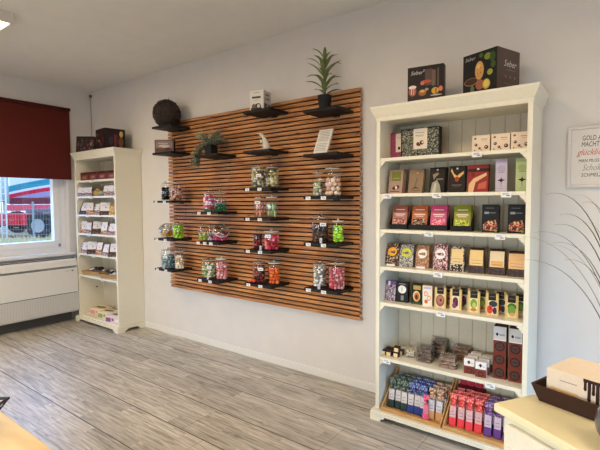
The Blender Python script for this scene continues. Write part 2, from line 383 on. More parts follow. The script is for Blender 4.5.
# ------------------------------------------------------------------ bookcases
WC, WO, D = .94, .98, .34
def bookcase(xc, label, shelves, base_z, yo=0):
    t = thing('bookcase', label, 'bookcase', (xc, yo, 0), group='cream display bookcases')
    h = WC/2; o = WO/2
    for sx in (-1, 1):
        a = sorted((sx*h, sx*(h-.026))); MB().box(a[0], a[1], -D, -.004, .07, 2.07, CREAM).build('side_panel', t, bevel=.0015)
    # tongue and groove back
    n = 10; w = (WC-.052)/n; x0 = -h+.026; pts = []
    b = MB()
    for i in range(n):
        a, e = x0+i*w, x0+(i+1)*w; g = .004
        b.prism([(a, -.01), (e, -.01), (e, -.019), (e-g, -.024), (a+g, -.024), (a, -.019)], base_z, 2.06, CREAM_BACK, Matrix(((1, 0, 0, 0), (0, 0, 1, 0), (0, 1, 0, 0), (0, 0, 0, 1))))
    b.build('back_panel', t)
    for i, z in enumerate(shelves):
        MB().box(-h+.027, h-.027, -D+.004, -.025, z-.022, z, CREAM).build('shelf', t, bevel=.002)
        for sx in (-1, 1):
            k = MB(); p = [(0, 0), (.032, 0), (.032, -.008), (.022, -.012), (.018, -.022), (.008, -.026), (.006, -.038), (0, -.038)]
            X = Matrix.Translation((sx*(h-.027), 0, z-.0225)) @ Matrix.Diagonal((-sx, 1, 1, 1))
            k.prism(p, -D+.006, -D+.024, CREAM, X); k.build('shelf_bracket', t)
    MB().box(-h+.026, h-.026, -D, -.02, base_z-.025, base_z, CREAM).build('bottom_board', t, bevel=.002)
    # plinth with cut-out feet: front and two sides
    P = .067
    def prof(L): return [(0, 0), (.075, 0), (.082, .018), (.1, .02), (.108, .036), (L-.108, .036), (L-.1, .02), (L-.082, .018), (L-.075, 0), (L, 0), (L, P-.012), (0, P-.012)]
    Y = -D-.032
    k = MB(); k.prism(prof(WO+.01), 0, .02, CREAM, Matrix.Translation((-o-.005, Y, 0)))
    for sx in (-1, 1):
        X = Matrix(((0, sx, 0, sx*(o+.005-.02)), (1, 0, 0, Y+.0205), (0, 0, 1, 0), (0, 0, 0, 1)))
        k.prism(prof(-Y-.0205-.004), 0, .02, CREAM, X)
    k.box(-o-.002, o+.002, Y+.004, -.004, P-.012, P, CREAM); k.build('plinth', t)
    # flared cornice, mitred round three sides
    pr = [(0, 2.045), (.004, 2.058), (.004, 2.07), (.012, 2.082), (.02, 2.10), (.032, 2.125), (.035, 2.14), (-.02, 2.14)]
    k = MB(); vs = []; fs = []
    for q, z in pr: vs += [(-h-q, -.004, z), (-h-q, -D-q, z), (h+q, -D-q, z), (h+q, -.004, z)]
    for j in range(len(pr)-1):
        for i in range(3): fs.append((4*j+i, 4*j+i+1, 4*j+i+5, 4*j+i+4))
    k.add(vs, fs, CREAM); k.box(-h, h, -D, -.004, 2.05, 2.139, CREAM); k.build('cornice', t)
    return t
RS = dict(A=1.80, B=1.562, C=1.32, D=1.066, E=.82, F=.438, G=.068, T=2.14)
LS = [1.79, 1.594, 1.366, 1.131, .876, .60]
XB = 4.905; XL = .67
bookcase(XB, 'tall cream bookcase full of packaged chocolates, beside the counter', [RS[k] for k in 'ABCDEF'], RS['G'], -.025)
bookcase(XL, 'tall cream bookcase standing in the corner next to the window', LS, .085)

# price tags: one master, many copies
_tag0 = None; TAGS = []
def price_tag(loc, label, rz=0, s=1.):
    global _tag0
    if _tag0 is None:
        _tag0 = thing('price_tag', label, 'price tag', loc, rz, 'price tags on the shelf edges')
        MB().box(-.028, .028, -.0025, 0, -.016, .015, PAPER).build('card', _tag0)
        k = MB(); k.rect(-.019, .012, .005, .008, INK, -.003); k.rect(-.019, .018, -.0005, .0015, INK, -.003); k.rect(0, .019, -.008, -.004, INKD, -.003); k.build('printed_lines', _tag0)
        o = _tag0
    else: o = dup(_tag0, loc, rz, label)
    o.scale = (s, s, s)
YT = -D+.0015
for sh, xs in dict(A=[(5.087, 'the first truffle box')], B=[(4.519, 'the olive printed chocolate bars'), (4.851, 'the black photo chocolate bars'), (5.249, 'the pale purple and green cartons')],
                   C=[(4.803, 'the pink snack pouch'), (5.221, 'the two black nut pouches')], D=[(4.864, 'the pink and brown flake bag')], E=[(4.886, 'the pink round-print carton')],
                   F=[(4.52, 'the small praline cubes'), (5.182, 'the small white-topped cartons')], G=[(4.902, 'the gap between the two wooden trays')]).items():
    for x, what in xs: price_tag((x, YT-.0255-.004, RS[sh]-.018), 'white price tag on the counter-side bookcase edge below '+what)
for z, x, what in ((1.79, .62, 'brown boxes on the top shelf'), (1.594, .60, 'bags on the second shelf'), (1.366, .50, 'bags on the third shelf'), (1.131, .52, 'bags on the fourth shelf'), (.876, .62, 'bags on the fifth shelf'), (.60, .80, 'open baskets')):
    price_tag((x, YT-.004+.0001, z-.016), 'white price tag on the corner bookcase edge below the '+what)

# ------------------------------------------------------------------ packaging builders
def pack(name, label, cat, x, z, w, d, h, body, front=None, side=None, y=-.28, rz=0, tilt=0, group=None, bevel=.0015, top=None, pname='printed_front'):
    """a carton: y is the plane of the front face"""
    t = thing(name, label, cat, (x, y, z), rz, group, tilt)
    MB().box(-w/2, w/2, 0, d, 0, h, body).build('carton', t, bevel=bevel)
    if front:
        k = MB(); front(k, w, h); k.X = None
        for v in k.v: v.y -= .0008
        k.build(pname, t, recalc=False)
    if side:
        k = MB(); side(k, d, h)
        for i, v in enumerate(k.v): k.v[i] = Vector((w/2+.0008-v.y, v.x+d/2, v.z))
        k.build('printed_side', t, recalc=False)
    return t
def layered(k, items):
    y = 0
    for it in items:
        y -= .00015
        if it[0] == 'r': k.rect(*it[1:5], it[5], y)
        elif it[0] == 'e': k.ell(*it[1:5], it[5], y)
        else: k.poly([(px, y, pz) for px, pz in it[1]], it[2])
C = {}
def c(r, g, b, rough=.5):
    key = 'print_%d_%d_%d' % (r, g, b)
    return S(key, r, g, b, rough)

# --- big boxes on top of the bookcase by the counter
def food_photo(k, w, h):
    layered(k, [('r', -w/2, w/2, 0, h, c(38, 30, 30)), ('r', -w/2, w/2, 0, h*.28, c(52, 42, 40)),
        ('r', -.01*w, .02*w+.04, h*.45, h*.9, c(88, 72, 66)), ('r', w*.18, w*.28, h*.42, h*.86, c(110, 86, 76)), ('r', w*.32, w*.37, h*.4, h*.9, c(96, 74, 66)),
        ('e', -w*.36, h*.33, w*.11, h*.14, c(168, 92, 70)), ('e', -w*.36, h*.44, w*.11, h*.05, c(226, 214, 206)), ('r', -w*.40, -w*.37, h*.24, h*.42, c(226, 190, 176)), ('r', -w*.33, -w*.31, h*.22, h*.42, c(220, 180, 168)),
        ('e', w*.02, h*.56, w*.15, h*.045, c(182, 86, 66)), ('e', -w*.08, h*.52, w*.06, h*.05, c(196, 120, 96)),
        ('e', -w*.08, h*.26, w*.11, h*.09, c(150, 96, 56)), ('e', -w*.08, h*.30, w*.07, h*.04, c(206, 160, 100)), ('e', w*.04, h*.34, w*.05, h*.04, c(170, 150, 120)),
        ('e', w*.27, h*.28, w*.10, h*.09, c(206, 162, 66)), ('r', w*.28, w*.31, h*.2, h*.34, c(120, 60, 40)), ('e', w*.42, h*.32, w*.06, h*.07, c(214, 122, 92)),
        ('e', w*.22, h*.53, w*.03, h*.05, c(90, 110, 80)), ('e', w*.30, h*.16, w*.16, h*.02, c(180, 176, 170))])
b1 = pack('gift_box', 'dark gift box printed with a cake table photo, standing on the counter-side bookcase', 'gift box', 4.757, RS['T'], .225, .06, .225, DARKP, food_photo, y=-.33, rz=R_(8), group='large gift boxes on the bookcases')
text('script_lettering', 'Seber', .034, c(200, 196, 190), b1, -.055, -.0062+.0, .175, shear=.35)
text('script_tail', "'", .05, c(200, 196, 190), b1, -.008, -.0062, .165)
def fruit_photo(k, w, h):
    layered(k, [('r', -w/2, w/2, 0, h, c(30, 30, 32)), ('e', w*.0, h*.56, w*.13, h*.22, c(196, 148, 84)), ('e', -w*.03, h*.66, w*.07, h*.05, c(214, 176, 110)),
        ('e', w*.02, h*.22, w*.13, h*.12, c(150, 92, 76)), ('e', -w*.05, h*.50, w*.012, h*.015, c(80, 50, 30)), ('e', w*.03, h*.62, w*.012, h*.015, c(80, 50, 30)), ('e', w*.04, h*.5, w*.012, h*.015, c(80, 50, 30)), ('e', -w*.02, h*.43, w*.012, h*.015, c(80, 50, 30)),
        ('e', w*.21, h*.2, w*.11, h*.12, c(190, 160, 66)), ('e', w*.21, h*.21, w*.08, h*.09, c(216, 192, 96)), ('e', w*.31, h*.46, w*.08, h*.07, c(150, 150, 66)),
        ('e', w*.24, h*.84, w*.10, h*.08, c(120, 130, 60)), ('e', w*.38, h*.80, w*.08, h*.12, c(56, 78, 40)), ('e', w*.40, h*.62, w*.07, h*.08, c(64, 84, 44)),
        ('e', -w*.24, h*.33, w*.21, h*.095, c(150, 112, 80)), ('e', -w*.24, h*.335, w*.19, h*.08, c(66, 46, 36)), ('e', -w*.20, h*.14, w*.06, h*.1, c(96, 110, 80)), ('e', w*.05, h*.9, w*.06, h*.05, c(70, 96, 50))])
def brown_side(k, d, h):
    layered(k, [('r', -d/2, d/2, 0, h, c(92, 76, 70)), ('e', -d*.12, h*.36, .008, .008, c(130, 116, 110)), ('e', d*.08, h*.36, .008, .008, c(130, 116, 110)), ('e', d*.28, h*.36, .008, .008, c(130, 116, 110)),
                ('r', -d*.2, d*.34, h*.19, h*.2, c(128, 112, 106)), ('r', -d*.1, d*.3, h*.52, h*.525, c(190, 180, 172))])
b2 = pack('gift_box', 'large dark gift box with biscuit photo front and brown side, on the counter-side bookcase', 'gift box', 5.082, RS['T'], .225, .22, .245, c(84, 70, 64), fruit_photo, brown_side, y=-.325, rz=R_(-21), group='large gift boxes on the bookcases')
text('script_lettering', 'Seber', .03, c(170, 168, 160), b2, -.06, -.0085, .205, shear=.35)
text('side_lettering', 'Seber', .052, c(206, 200, 194), b2, .1125+.003, .12, .145, rz=R_(90), shear=.3)

# --- shelf A
GL_B = speckle('black_gold_flowers', [(30, 30, 32), (120, 118, 96), (44, 46, 46), (150, 140, 104), (36, 38, 40), (88, 100, 92), (30, 28, 30), (160, 160, 150)], 190)
PK = speckle('magenta_glitter', [(140, 50, 80), (158, 66, 96), (126, 42, 70), (176, 92, 116)], 260)
def pinkf(k, w, h):
    layered(k, [('r', -w*.5, w*.5, 0, h, c(96, 30, 48)), ('r', -w*.36, w*.5, .006, h-.004, PK), ('r', w*.10, w*.42, h*.28, h*.97, c(222, 206, 190)), ('e', w*.26, h*.42, w*.06, h*.06, c(50, 28, 26)), ('r', w*.15, w*.37, h*.8, h*.815, c(120, 100, 96))])
pack('praline_box', 'magenta praline box with cream label, partly behind the black patterned box', 'chocolate box', 4.485, RS['A'], .155, .05, .185, c(120, 38, 62), pinkf, y=-.20)
def blackf(k, w, h):
    layered(k, [('r', -w*.5, w*.5, 0, h, c(26, 24, 26)), ('r', -w*.47, w*.485, .006, h-.006, GL_B), ('r', -w*.16, w*.20, h*.29, h*.98, c(226, 214, 196)),
        ('e', w*.06, h*.5, w*.055, h*.075, c(70, 36, 28)), ('e', w*.08, h*.51, w*.03, h*.04, c(216, 190, 160)), ('e', -w*.04, h*.46, w*.045, h*.065, c(110, 52, 40)), ('e', w*.0, h*.42, w*.03, h*.03, c(54, 28, 24)),
        ('r', -w*.11, w*.13, h*.83, h*.845, c(90, 84, 80)), ('r', -w*.11, w*.12, h*.74, h*.755, c(90, 84, 80)), ('r', -w*.08, w*.1, h*.70, h*.71, c(150, 144, 140))])
pack('praline_box', 'wide black praline box with glittering flower pattern and white centre label', 'chocolate box', 4.685, RS['A'], .262, .055, .197, c(26, 24, 26), blackf, y=-.235)
def truf(k, w, h):
    dots = [(-.32, .82, .05), (-.28, .45, .07), (.3, .3, .09), (-.08, .25, .06), (.02, .16, .03), (-.35, .14, .03)]
    L_ = [('r', -w/2, w/2, 0, h, c(226, 206, 184)), ('r', w*.0, w*.36, h*.74, h*.79, c(180, 140, 110)), ('r', w*.04, w*.34, h*.64, h*.67, c(196, 164, 136))]
    for a, z, r in dots: L_ += [('e', a*w, z*h, r*w*1.25, r*w*1.25, c(60, 34, 28)), ('e', (a-.02)*w, (z+.02)*h, r*w*.6, r*w*.5, c(206, 170, 136))]
    layered(k, L_)
tr = None
for i, x in enumerate((5.087, 5.196, 5.303)):
    lb = ['cream truffle box with chocolate prints, first of three, above the price tag', 'cream truffle box with chocolate prints, middle one of three on the top shelf', 'cream truffle box with chocolate prints, against the bookcase side by the sign'][i]
    if i == 0: tr = pack('truffle_box', lb, 'chocolate box', x, RS['A'], .100, .06, .103, c(224, 204, 182), truf, y=-.285, rz=R_(4), group='cream truffle boxes')
    else: dup(tr, (x, -.285, RS['A']), R_(4+i), lb)

# --- shelf B: tablets leaning back
def bar_art(kind):
    def f(k, w, h):
        if kind == 0: layered(k, [('r', -w/2, w/2, 0, h, c(168, 136, 120)), ('r', -w*.34, w*.34, h*.52, h*.9, c(112, 118, 52)), ('r', -w*.24, w*.24, h*.62, h*.64, c(170, 170, 120)), ('e', -w*.1, h*.22, w*.12, h*.07, c(60, 40, 36)), ('e', w*.16, h*.26, w*.12, h*.08, c(80, 52, 44)), ('e', w*.05, h*.24, w*.08, h*.05, c(236, 226, 214)), ('r', -w*.36, w*.3, h*.07, h*.1, c(70, 50, 44))])
        if kind == 1: layered(k, [('r', -w/2, w/2, 0, h, c(140, 116, 92)), ('e', w*.05, h*.84, w*.05, h*.03, c(200, 190, 96)), ('p', [(-w*.3, h*.15), (0, h*.28), (w*.3, h*.16), (w*.05, h*.2)], c(80, 60, 44)), ('p', [(-w*.02, h*.25), (w*.1, h*.62), (w*.02, h*.6), (-w*.06, h*.3)], c(104, 82, 62)), ('r', -w*.3, w*.3, h*.1, h*.115, c(84, 64, 48))])
        if kind == 2: layered(k, [('r', -w/2, w/2, 0, h, c(28, 24, 24)), ('p', [(-w*.4, 0), (w*.3, 0), (w*.2, h*.3), (w*.0, h*.5), (-w*.3, h*.4)], c(150, 146, 128)), ('p', [(-w*.3, 0), (-w*.05, 0), (-w*.02, h*.36), (-w*.12, h*.4)], c(190, 186, 170)), ('p', [(-w*.3, h*.72), (w*.05, h*.8), (w*.1, h*.72), (-w*.1, h*.62), (-w*.2, h*.5)], c(140, 120, 96)), ('e', w*.0, h*.9, w*.06, h*.035, c(210, 208, 200)), ('r', -w*.05, w*.4, h*.5, h*.56, c(120, 104, 88))])
        if kind == 3: layered(k, [('r', -w/2, w/2, 0, h, c(36, 28, 28)), ('p', [(-w*.4, h*.82), (-w*.15, h*.55), (w*.15, h*.55), (w*.4, h*.7), (w*.42, h*.8), (w*.2, h*.72), (0, h*.62), (-w*.2, h*.72), (-w*.35, h*.92)], c(214, 170, 92)), ('e', 0, h*.5, w*.13, h*.1, c(150, 60, 44)), ('e', w*.0, h*.9, w*.06, h*.035, c(210, 208, 200)), ('r', -w*.3, w*.3, h*.26, h*.29, c(120, 96, 90)), ('r', -w*.2, w*.2, h*.2, h*.215, c(100, 80, 76))])
        if kind == 4: layered(k, [('r', -w/2, w/2, 0, h, c(140, 50, 46)), ('r', -w/2, w/2, h*.74, h*.86, c(50, 26, 26)), ('e', w*.0, h*.84, w*.06, h*.035, c(220, 216, 206)), ('p', [(-w*.45, 0), (-w*.2, 0), (-w*.1, h*.36), (w*.42, h*.6), (w*.4, h*.7), (-w*.2, h*.5), (-w*.42, h*.3)], c(222, 180, 136)), ('p', [(w*.0, h*.1), (w*.4, h*.12), (w*.42, h*.4), (w*.05, h*.3)], c(190, 96, 76)), ('e', -w*.24, h*.65, w*.1, h*.08, c(110, 36, 32))])
    return f
BARS = [(4.535, 'olive and pinkish chocolate bar printed with truffles', 0, -12, 3), (4.675, 'tan chocolate bar printed with a cocoa sprig', 1, -17, 2), (4.818, 'black chocolate bar printed with a pale cocoa flower', 2, -12, 3), (4.945, 'black chocolate bar printed with a golden curl', 3, -9, 2), (5.07, 'red chocolate bar printed with a cream swirl', 4, -8, 2)]
for x, lb, kd, til, n in BARS:
    w = .098 if kd < 4 else .12
    t0 = pack('chocolate_bar', lb+', frontmost of its stack', 'chocolate bar', x, RS['B']+.001, w, .011, .168, c(60, 40, 40) if kd else c(96, 66, 62), bar_art(kd), y=-.285, rz=R_(3), tilt=R_(til), group='chocolate bars leaning on the second shelf')
    for j in range(1, n):
        dup(t0, (x+.004*j, -.285+.0135*j/math.cos(R_(til)), RS['B']+.001), None, '%s, %s in its stack' % (lb, ('second', 'third')[j-1]))
def carton_art(col, col2):
    def f(k, w, h):
        layered(k, [('r', -w/2, w/2, 0, h, col), ('r', -w/2, w/2, h*.9, h, col2), ('e', 0, h*.72, w*.36, h*.1, col2), ('r', -w*.3, w*.3, h*.6, h*.615, c(120, 110, 110)),
            ('p', [(-w*.35, h*.36), (-w*.05, h*.4), (0, h*.46), (w*.08, h*.39), (w*.36, h*.37), (w*.1, h*.33), (0, h*.28), (-w*.12, h*.33)], c(58, 36, 34)), ('r', -w*.02, w*.02, h*.16, h*.3, c(110, 80, 70)), ('r', -w*.2, w*.2, h*.1, h*.11, c(140, 130, 130))])
    return f
pack('slim_carton', 'slim pale lilac carton with dark cocoa print', 'chocolate box', 5.205, RS['B'], .062, .035, .188, c(186, 174, 196), carton_art(c(188, 178, 196), c(172, 160, 184)), y=-.29, rz=R_(5))
pack('slim_carton', 'slim pale green carton with red-brown cocoa print', 'chocolate box', 5.315, RS['B'], .066, .035, .188, c(176, 192, 128), carton_art(c(178, 190, 140), c(158, 174, 112)), y=-.29, rz=R_(5))

# --- shelf C: pouches leaning in black card trays
def display(x, lb, top, mid, spk, w=.105):
    z = RS['C']
    t = thing('display_tray', 'black card display tray holding the '+lb, 'display tray', (x, -.285, z), R_(8), 'black card display trays')
    k = MB(); w2 = w/2+.008
    k.box(-w2, w2, 0, .11, 0, .004, BLACK); k.box(-w2, w2, 0, .003, .004, .035, BLACK); k.box(-w2, w2, .107, .11, .004, .11, BLACK)
    for s in (-1, 1):
        a = sorted((s*w2, s*(w2-.0025)))
        k.hexa([(a[0], .003, .004), (a[1], .003, .004), (a[1], .107, .004), (a[0], .107, .004), (a[0], .003, .04), (a[1], .003, .04), (a[1], .107, .13), (a[0], .107, .13)], BLACK)
    k.build('tray', t)
    p = thing('snack_pouch', lb+' leaning in a black tray', 'snack pouch', (x+.0, -.285+.008, z+.0045), R_(8), 'snack pouches on the third shelf', R_(-15))
    hw = w/2-.002
    bm = MB(); hh = .165
    bm.hexa([(-hw, 0, 0), (hw, 0, 0), (hw, .03, 0), (-hw, .03, 0), (-hw, .012, hh), (hw, .012, hh), (hw, .015, hh), (-hw, .015, hh)], mid)
    bm.build('pouch', p, bevel=.003)
    k = MB()
    def F(a, z): return (a, .012*z/hh-.0012, z)
    def quad(x0, x1, z0, z1, m, o=0): k.poly([tuple(Vector(F(x0, z0))-Vector((0, o, 0))), tuple(Vector(F(x1, z0))-Vector((0, o, 0))), tuple(Vector(F(x1, z1))-Vector((0, o, 0))), tuple(Vector(F(x0, z1))-Vector((0, o, 0)))], m)
    quad(-hw, hw, hh*.72, hh, top); quad(-hw*.85, hw*.85, hh*.42, hh*.70, mid, .0003); quad(-hw*.8, hw*.8, .02, hh*.44, spk, .0006)
    quad(-hw*.6, hw*.6, hh*.80, hh*.83, c(236, 226, 220), .0008); quad(-hw*.7, hw*.7, hh*.60, hh*.64, c(240, 220, 214), .001); quad(-hw*.5, hw*.5, hh*.53, hh*.56, c(230, 208, 200), .001)
    k.build('printed_front', p, recalc=False)
    dup(p, (x+.004, -.285+.034, z+.0045), None, lb+', second one behind in the black tray')
display(4.560, 'brownish pink pouch of nut pieces', c(150, 84, 70), c(176, 116, 104), speckle('sp_pinknut', [(190, 120, 110), (120, 50, 44), (226, 180, 170), (150, 84, 76)], 150))
display(4.700, 'orange-brown pouch of dark chocolate nuts', c(172, 92, 56), c(186, 110, 70), speckle('sp_darknut', [(60, 40, 34), (190, 170, 150), (44, 28, 24), (130, 80, 60)], 130))
display(4.828, 'bright pink pouch of pink sweets', c(190, 70, 110), c(196, 96, 130), speckle('sp_pink', [(226, 96, 120), (236, 130, 150), (196, 60, 90), (240, 170, 180)], 120))
display(4.978, 'olive green pouch of yellow-green sweets', c(126, 132, 40), c(148, 150, 70), speckle('sp_yel', [(196, 200, 60), (150, 160, 40), (220, 220, 110), (110, 120, 40)], 140))
NUTS = speckle('sp_fruitnut', [(30, 26, 26), (176, 90, 60), (210, 150, 90), (40, 30, 30), (170, 50, 50), (140, 80, 50), (34, 30, 30), (220, 190, 130)], 110)
def nutbag(k, w, h):
    layered(k, [('r', -w/2, w/2, 0, h, c(24, 24, 26)), ('p', [(-w*.42, 0.01), (w*.42, .01), (w*.44, h*.2), (w*.3, h*.46), (-w*.1, h*.42), (-w*.42, h*.3)], NUTS), ('r', -w*.36, -w*.08, h*.66, h*.74, c(140, 144, 156)), ('r', -w*.05, w*.3, h*.68, h*.72, c(96, 100, 112)), ('r', -w*.3, w*.2, h*.86, h*.88, c(110, 112, 120)), ('e', w*.33, h*.06, w*.08, h*.04, c(120, 150, 60))])
for x, lb in ((5.147, 'black flat-fronted pouch of mixed nuts, beside the green pouch'), (5.290, 'black flat-fronted pouch of mixed nuts, against the bookcase side')):
    pack('nut_pouch', lb, 'snack pouch', x, RS['C'], .094, .05, .168, c(26, 26, 28), nutbag, y=-.285, rz=R_(4), tilt=R_(-4), group='black nut pouches', bevel=.006)

# --- shelf D: block-bottom bags
def block_bag(x, z, lb, spk, label_fn, w=.094, h=.158, d=.05, y=-.285, tilt=-7, rz=4, top=None, group='bags of chocolate pieces on the fourth shelf', cat='chocolate bag'):
    t = thing('chocolate_bag', lb, cat, (x, y, z), R_(rz), group, R_(tilt))
    k = MB(); a = w/2
    vs = [(-a, 0, 0), (a, 0, 0), (a, d, 0), (-a, d, 0), (-a, .0, h*.6), (a, .0, h*.6), (a, d, h*.6), (-a, d, h*.6), (-a*.93, d*.25, h*.93), (a*.93, d*.25, h*.93), (a*.93, d*.6, h*.93), (-a*.93, d*.6, h*.93), (-a*.93, d*.38, h), (a*.93, d*.38, h), (a*.93, d*.45, h), (-a*.93, d*.45, h)]
    fs = [(0, 1, 2, 3)]
    for j in range(3):
        for i in range(4): fs.append((4*j+i, 4*j+(i+1) % 4, 4*j+4+(i+1) % 4, 4*j+4+i))
    fs.append((12, 13, 14, 15)); k.add(vs, fs, spk); k.build('bag', t, bevel=.003)
    if top:
        MB().box(-a*.9, a*.9, d*.36, d*.47, h*.9, h*1.0, top).build('folded_top', t)
    k = MB(); label_fn(k, w, h)
    # wrap the label on the slanting front
    for v in k.v:
        zz = v.z
        if zz > h*.6: v.y += (zz-h*.6)/(h*.33)*d*.25
        v.y -= .0012
    k.build('printed_label', t, recalc=False)
    return t
def rlabel(col, x0=-.42, x1=.42, z0=.3, z1=.9, foot=None, col2=None):
    def f(k, w, h):
        n = 4
        for i in range(n):
            za, zb = z0+(z1-z0)*i/n, z0+(z1-z0)*(i+1)/n
            k.rect(w*x0, w*x1, h*za, h*zb, col, -.0002)
        k.rect(w*x0*.7, w*x1*.7, h*(z0+.08), h*(z0+.1), c(150, 120, 90), -.0006)
        k.rect(w*x0*.8, w*x1*.8, h*.5, h*.515, c(160, 130, 96), -.0006)
        if col2: k.rect(w*x0*.85, w*x1*.85, h*(z0+.02), h*(z0+.2), col2, -.0005)
        if foot: k.rect(-w*.4, w*.25, h*.0, h*.07, foot, -.0006)
    return f
def elabel(col, ring=None, foot=None, zc=.62, r=.34):
    def f(k, w, h):
        if ring: k.ell(0, h*zc, w*r*1.12, h*r*.66, ring, -.0002)
        k.ell(0, h*zc, w*r, h*r*.58, col, -.0006)
        k.rect(-w*.2, w*.2, h*zc, h*(zc+.012), c(120, 100, 90), -.001); k.rect(-w*.15, w*.15, h*(zc-.06), h*(zc-.05), c(120, 100, 90), -.001)
        if foot: k.rect(-w*.4, w*.25, 0, h*.07, foot, -.0006)
    return f
zD = RS['D']
D1 = speckle('sp_d1', [(50, 30, 24), (120, 80, 56), (40, 26, 24), (190, 170, 140)], 130)
D2 = speckle('sp_d2', [(90, 84, 80), (190, 186, 176), (60, 50, 50), (130, 120, 110), (210, 208, 200)], 230)
D3 = speckle('sp_d3', [(150, 104, 74), (180, 140, 104), (120, 76, 52), (196, 150, 120)], 170)
D4 = speckle('sp_d4', [(96, 40, 48), (214, 180, 176), (70, 30, 34), (180, 110, 112), (230, 210, 206)], 150)
D5 = speckle('sp_d5', [(50, 32, 28), (60, 40, 34), (210, 196, 176), (44, 28, 26)], 150)
D6 = speckle('sp_d6', [(60, 40, 34), (48, 32, 28), (84, 60, 50), (54, 34, 30)], 120)
block_bag(4.513, zD, 'dark bag of chocolate pieces with a round orange label', D1, elabel(c(240, 170, 40), None, PAPER), tilt=-10)
block_bag(4.615, zD, 'grey speckled bag with a round yellow-green label', D2, elabel(c(206, 206, 60)), tilt=-10, w=.096)
block_bag(4.727, zD, 'light brown bag with a round white label and white foot strip', D3, elabel(c(236, 230, 222), None, PAPER), tilt=-10, w=.088)
block_bag(4.848, zD, 'pink and brown flake bag with a round white label', D4, elabel(c(238, 232, 228)), tilt=-5, w=.092, h=.168)
block_bag(4.955, zD, 'bag of dark chocolate with a cream label, beside the pink flake bag', D5, rlabel(c(228, 196, 140)), w=.085, tilt=-4)
block_bag(5.070, zD, 'bag of dark chocolate with a cream label and a small white ribbon', D6, rlabel(c(230, 196, 134)), w=.092, tilt=-4)
block_bag(5.188, zD, 'bag of dark chocolate with a pale label orange in its lower half', D6, rlabel(c(224, 204, 170), col2=c(226, 170, 96)), w=.094, tilt=-4)
block_bag(5.296, zD, 'bag of dark chocolate with a wide peach label, against the bookcase side', D6, rlabel(c(228, 184, 132), -.46, .46), w=.094, h=.15, tilt=-4)

# --- shelf E: small cartons
zE = RS['E']
SP1 = speckle('sp_e1', [(70, 50, 70), (200, 190, 196), (40, 28, 40), (130, 100, 130), (180, 170, 180)], 220)
def e1(k, w, h): layered(k, [('r', -w/2, w/2, 0, h, SP1), ('r', -w/2, w/2, h*.8, h, c(104, 76, 128)), ('r', -w*.25, -w*.05, h*.78, h*.97, c(220, 214, 224))])
def e2(k, w, h): layered(k, [('r', -w/2, w/2, 0, h, c(30, 30, 32)), ('e', 0, h*.64, w*.36, h*.2, c(226, 226, 220)), ('r', -w*.05, w*.02, h*.55, h*.75, c(150, 150, 150)), ('r', -w*.1, w*.15, h*.1, h*.34, c(130, 130, 120)), ('r', -w*.3, w*.3, h*.9, h*.93, c(150, 150, 150))])
def e3(k, w, h): layered(k, [('r', -w/2, w/2, 0, h, c(34, 40, 26)), ('r', -w*.3, w*.4, h*.72, h*.92, c(180, 150, 80)), ('e', 0, h*.4, w*.34, h*.26, c(226, 200, 150)), ('e', .002, h*.38, w*.26, h*.21, c(196, 120, 50)), ('e', 0, h*.36, w*.14, h*.12, c(80, 44, 26)), ('r', -w*.4, w*.4, 0, h*.1, c(70, 84, 50))])
def e4(k, w, h): layered(k, [('r', -w/2, w/2, 0, h, c(232, 218, 200)), ('e', -w*.15, h*.6, w*.2, h*.12, c(206, 120, 80)), ('e', -w*.15, h*.6, w*.14, h*.08, c(236, 210, 190)), ('e', w*.18, h*.4, w*.2, h*.13, c(210, 130, 84)), ('e', w*.18, h*.4, w*.13, h*.08, c(236, 210, 190)), ('e', -w*.12, h*.22, w*.18, h*.1, c(200, 110, 70)), ('r', -w*.4, w*.4, h*.85, h*.93, c(190, 170, 190))])
pack('slim_carton', 'purple speckled carton at the bookcase side on the fifth shelf', 'chocolate box', 4.503, zE, .074, .04, .14, c(90, 70, 90), e1, y=-.285, tilt=R_(-8), rz=R_(2))
pack('slim_carton', 'black carton with a round white clock-like print', 'chocolate box', 4.588, zE, .08, .04, .137, c(30, 30, 32), e2, y=-.28, tilt=R_(-4), rz=R_(4))
pack('slim_carton', 'dark green carton printed with a halved orange fruit', 'chocolate box', 4.692, zE, .07, .04, .138, c(34, 40, 26), e3, y=-.28, rz=R_(6))
pack('slim_carton', 'white carton with orange ring prints and a tan side', 'chocolate box', 4.768, zE, .062, .05, .135, c(214, 170, 110), e4, y=-.285, rz=R_(10))
GOLD = c(214, 186, 120)
def fruitbox(x, lb, fruit, y=-.285, back_gold=True):
    def f(k, w, h):
        layered(k, [('r', -w/2, w/2, 0, h, GOLD), ('r', -w*.30, w*.30, h*.68, h, c(36, 28, 28)), ('r', -w*.2, w*.2, h*.84, h*.86, c(140, 130, 120)), ('r', -w*.32, w*.32, h*.04, h*.66, c(226, 210, 170))]+[('e', a*w, b*h, rx*w, rz*h, cc) for a, b, rx, rz, cc in fruit])
    t = pack('fruit_carton', lb, 'chocolate box', x, zE, .070, .035, .132, GOLD, f, y=y, rz=R_(8), tilt=R_(-6), group='gold fruit cartons on the fifth shelf')
    dup(t, (x+.03, y+.075, zE), R_(8), lb+', another one standing behind it')
fruitbox(4.852, 'gold carton printed with a brown ring pastry', [(0, .36, .38, .3, c(140, 84, 70)), (.0, .4, .28, .2, c(170, 110, 96)), (.05, .38, .1, .07, c(90, 44, 40))])
fruitbox(4.950, 'gold carton printed with dark purple fruit', [(-.02, .42, .24, .2, c(96, 40, 66)), (-.1, .22, .2, .14, c(120, 60, 90)), (.1, .3, .12, .12, c(70, 30, 52))])
fruitbox(5.060, 'gold carton printed with a green pear and orange', [(0, .42, .28, .22, c(120, 150, 50)), (.05, .35, .16, .13, c(180, 190, 90)), (0, .14, .26, .08, c(190, 120, 60))])
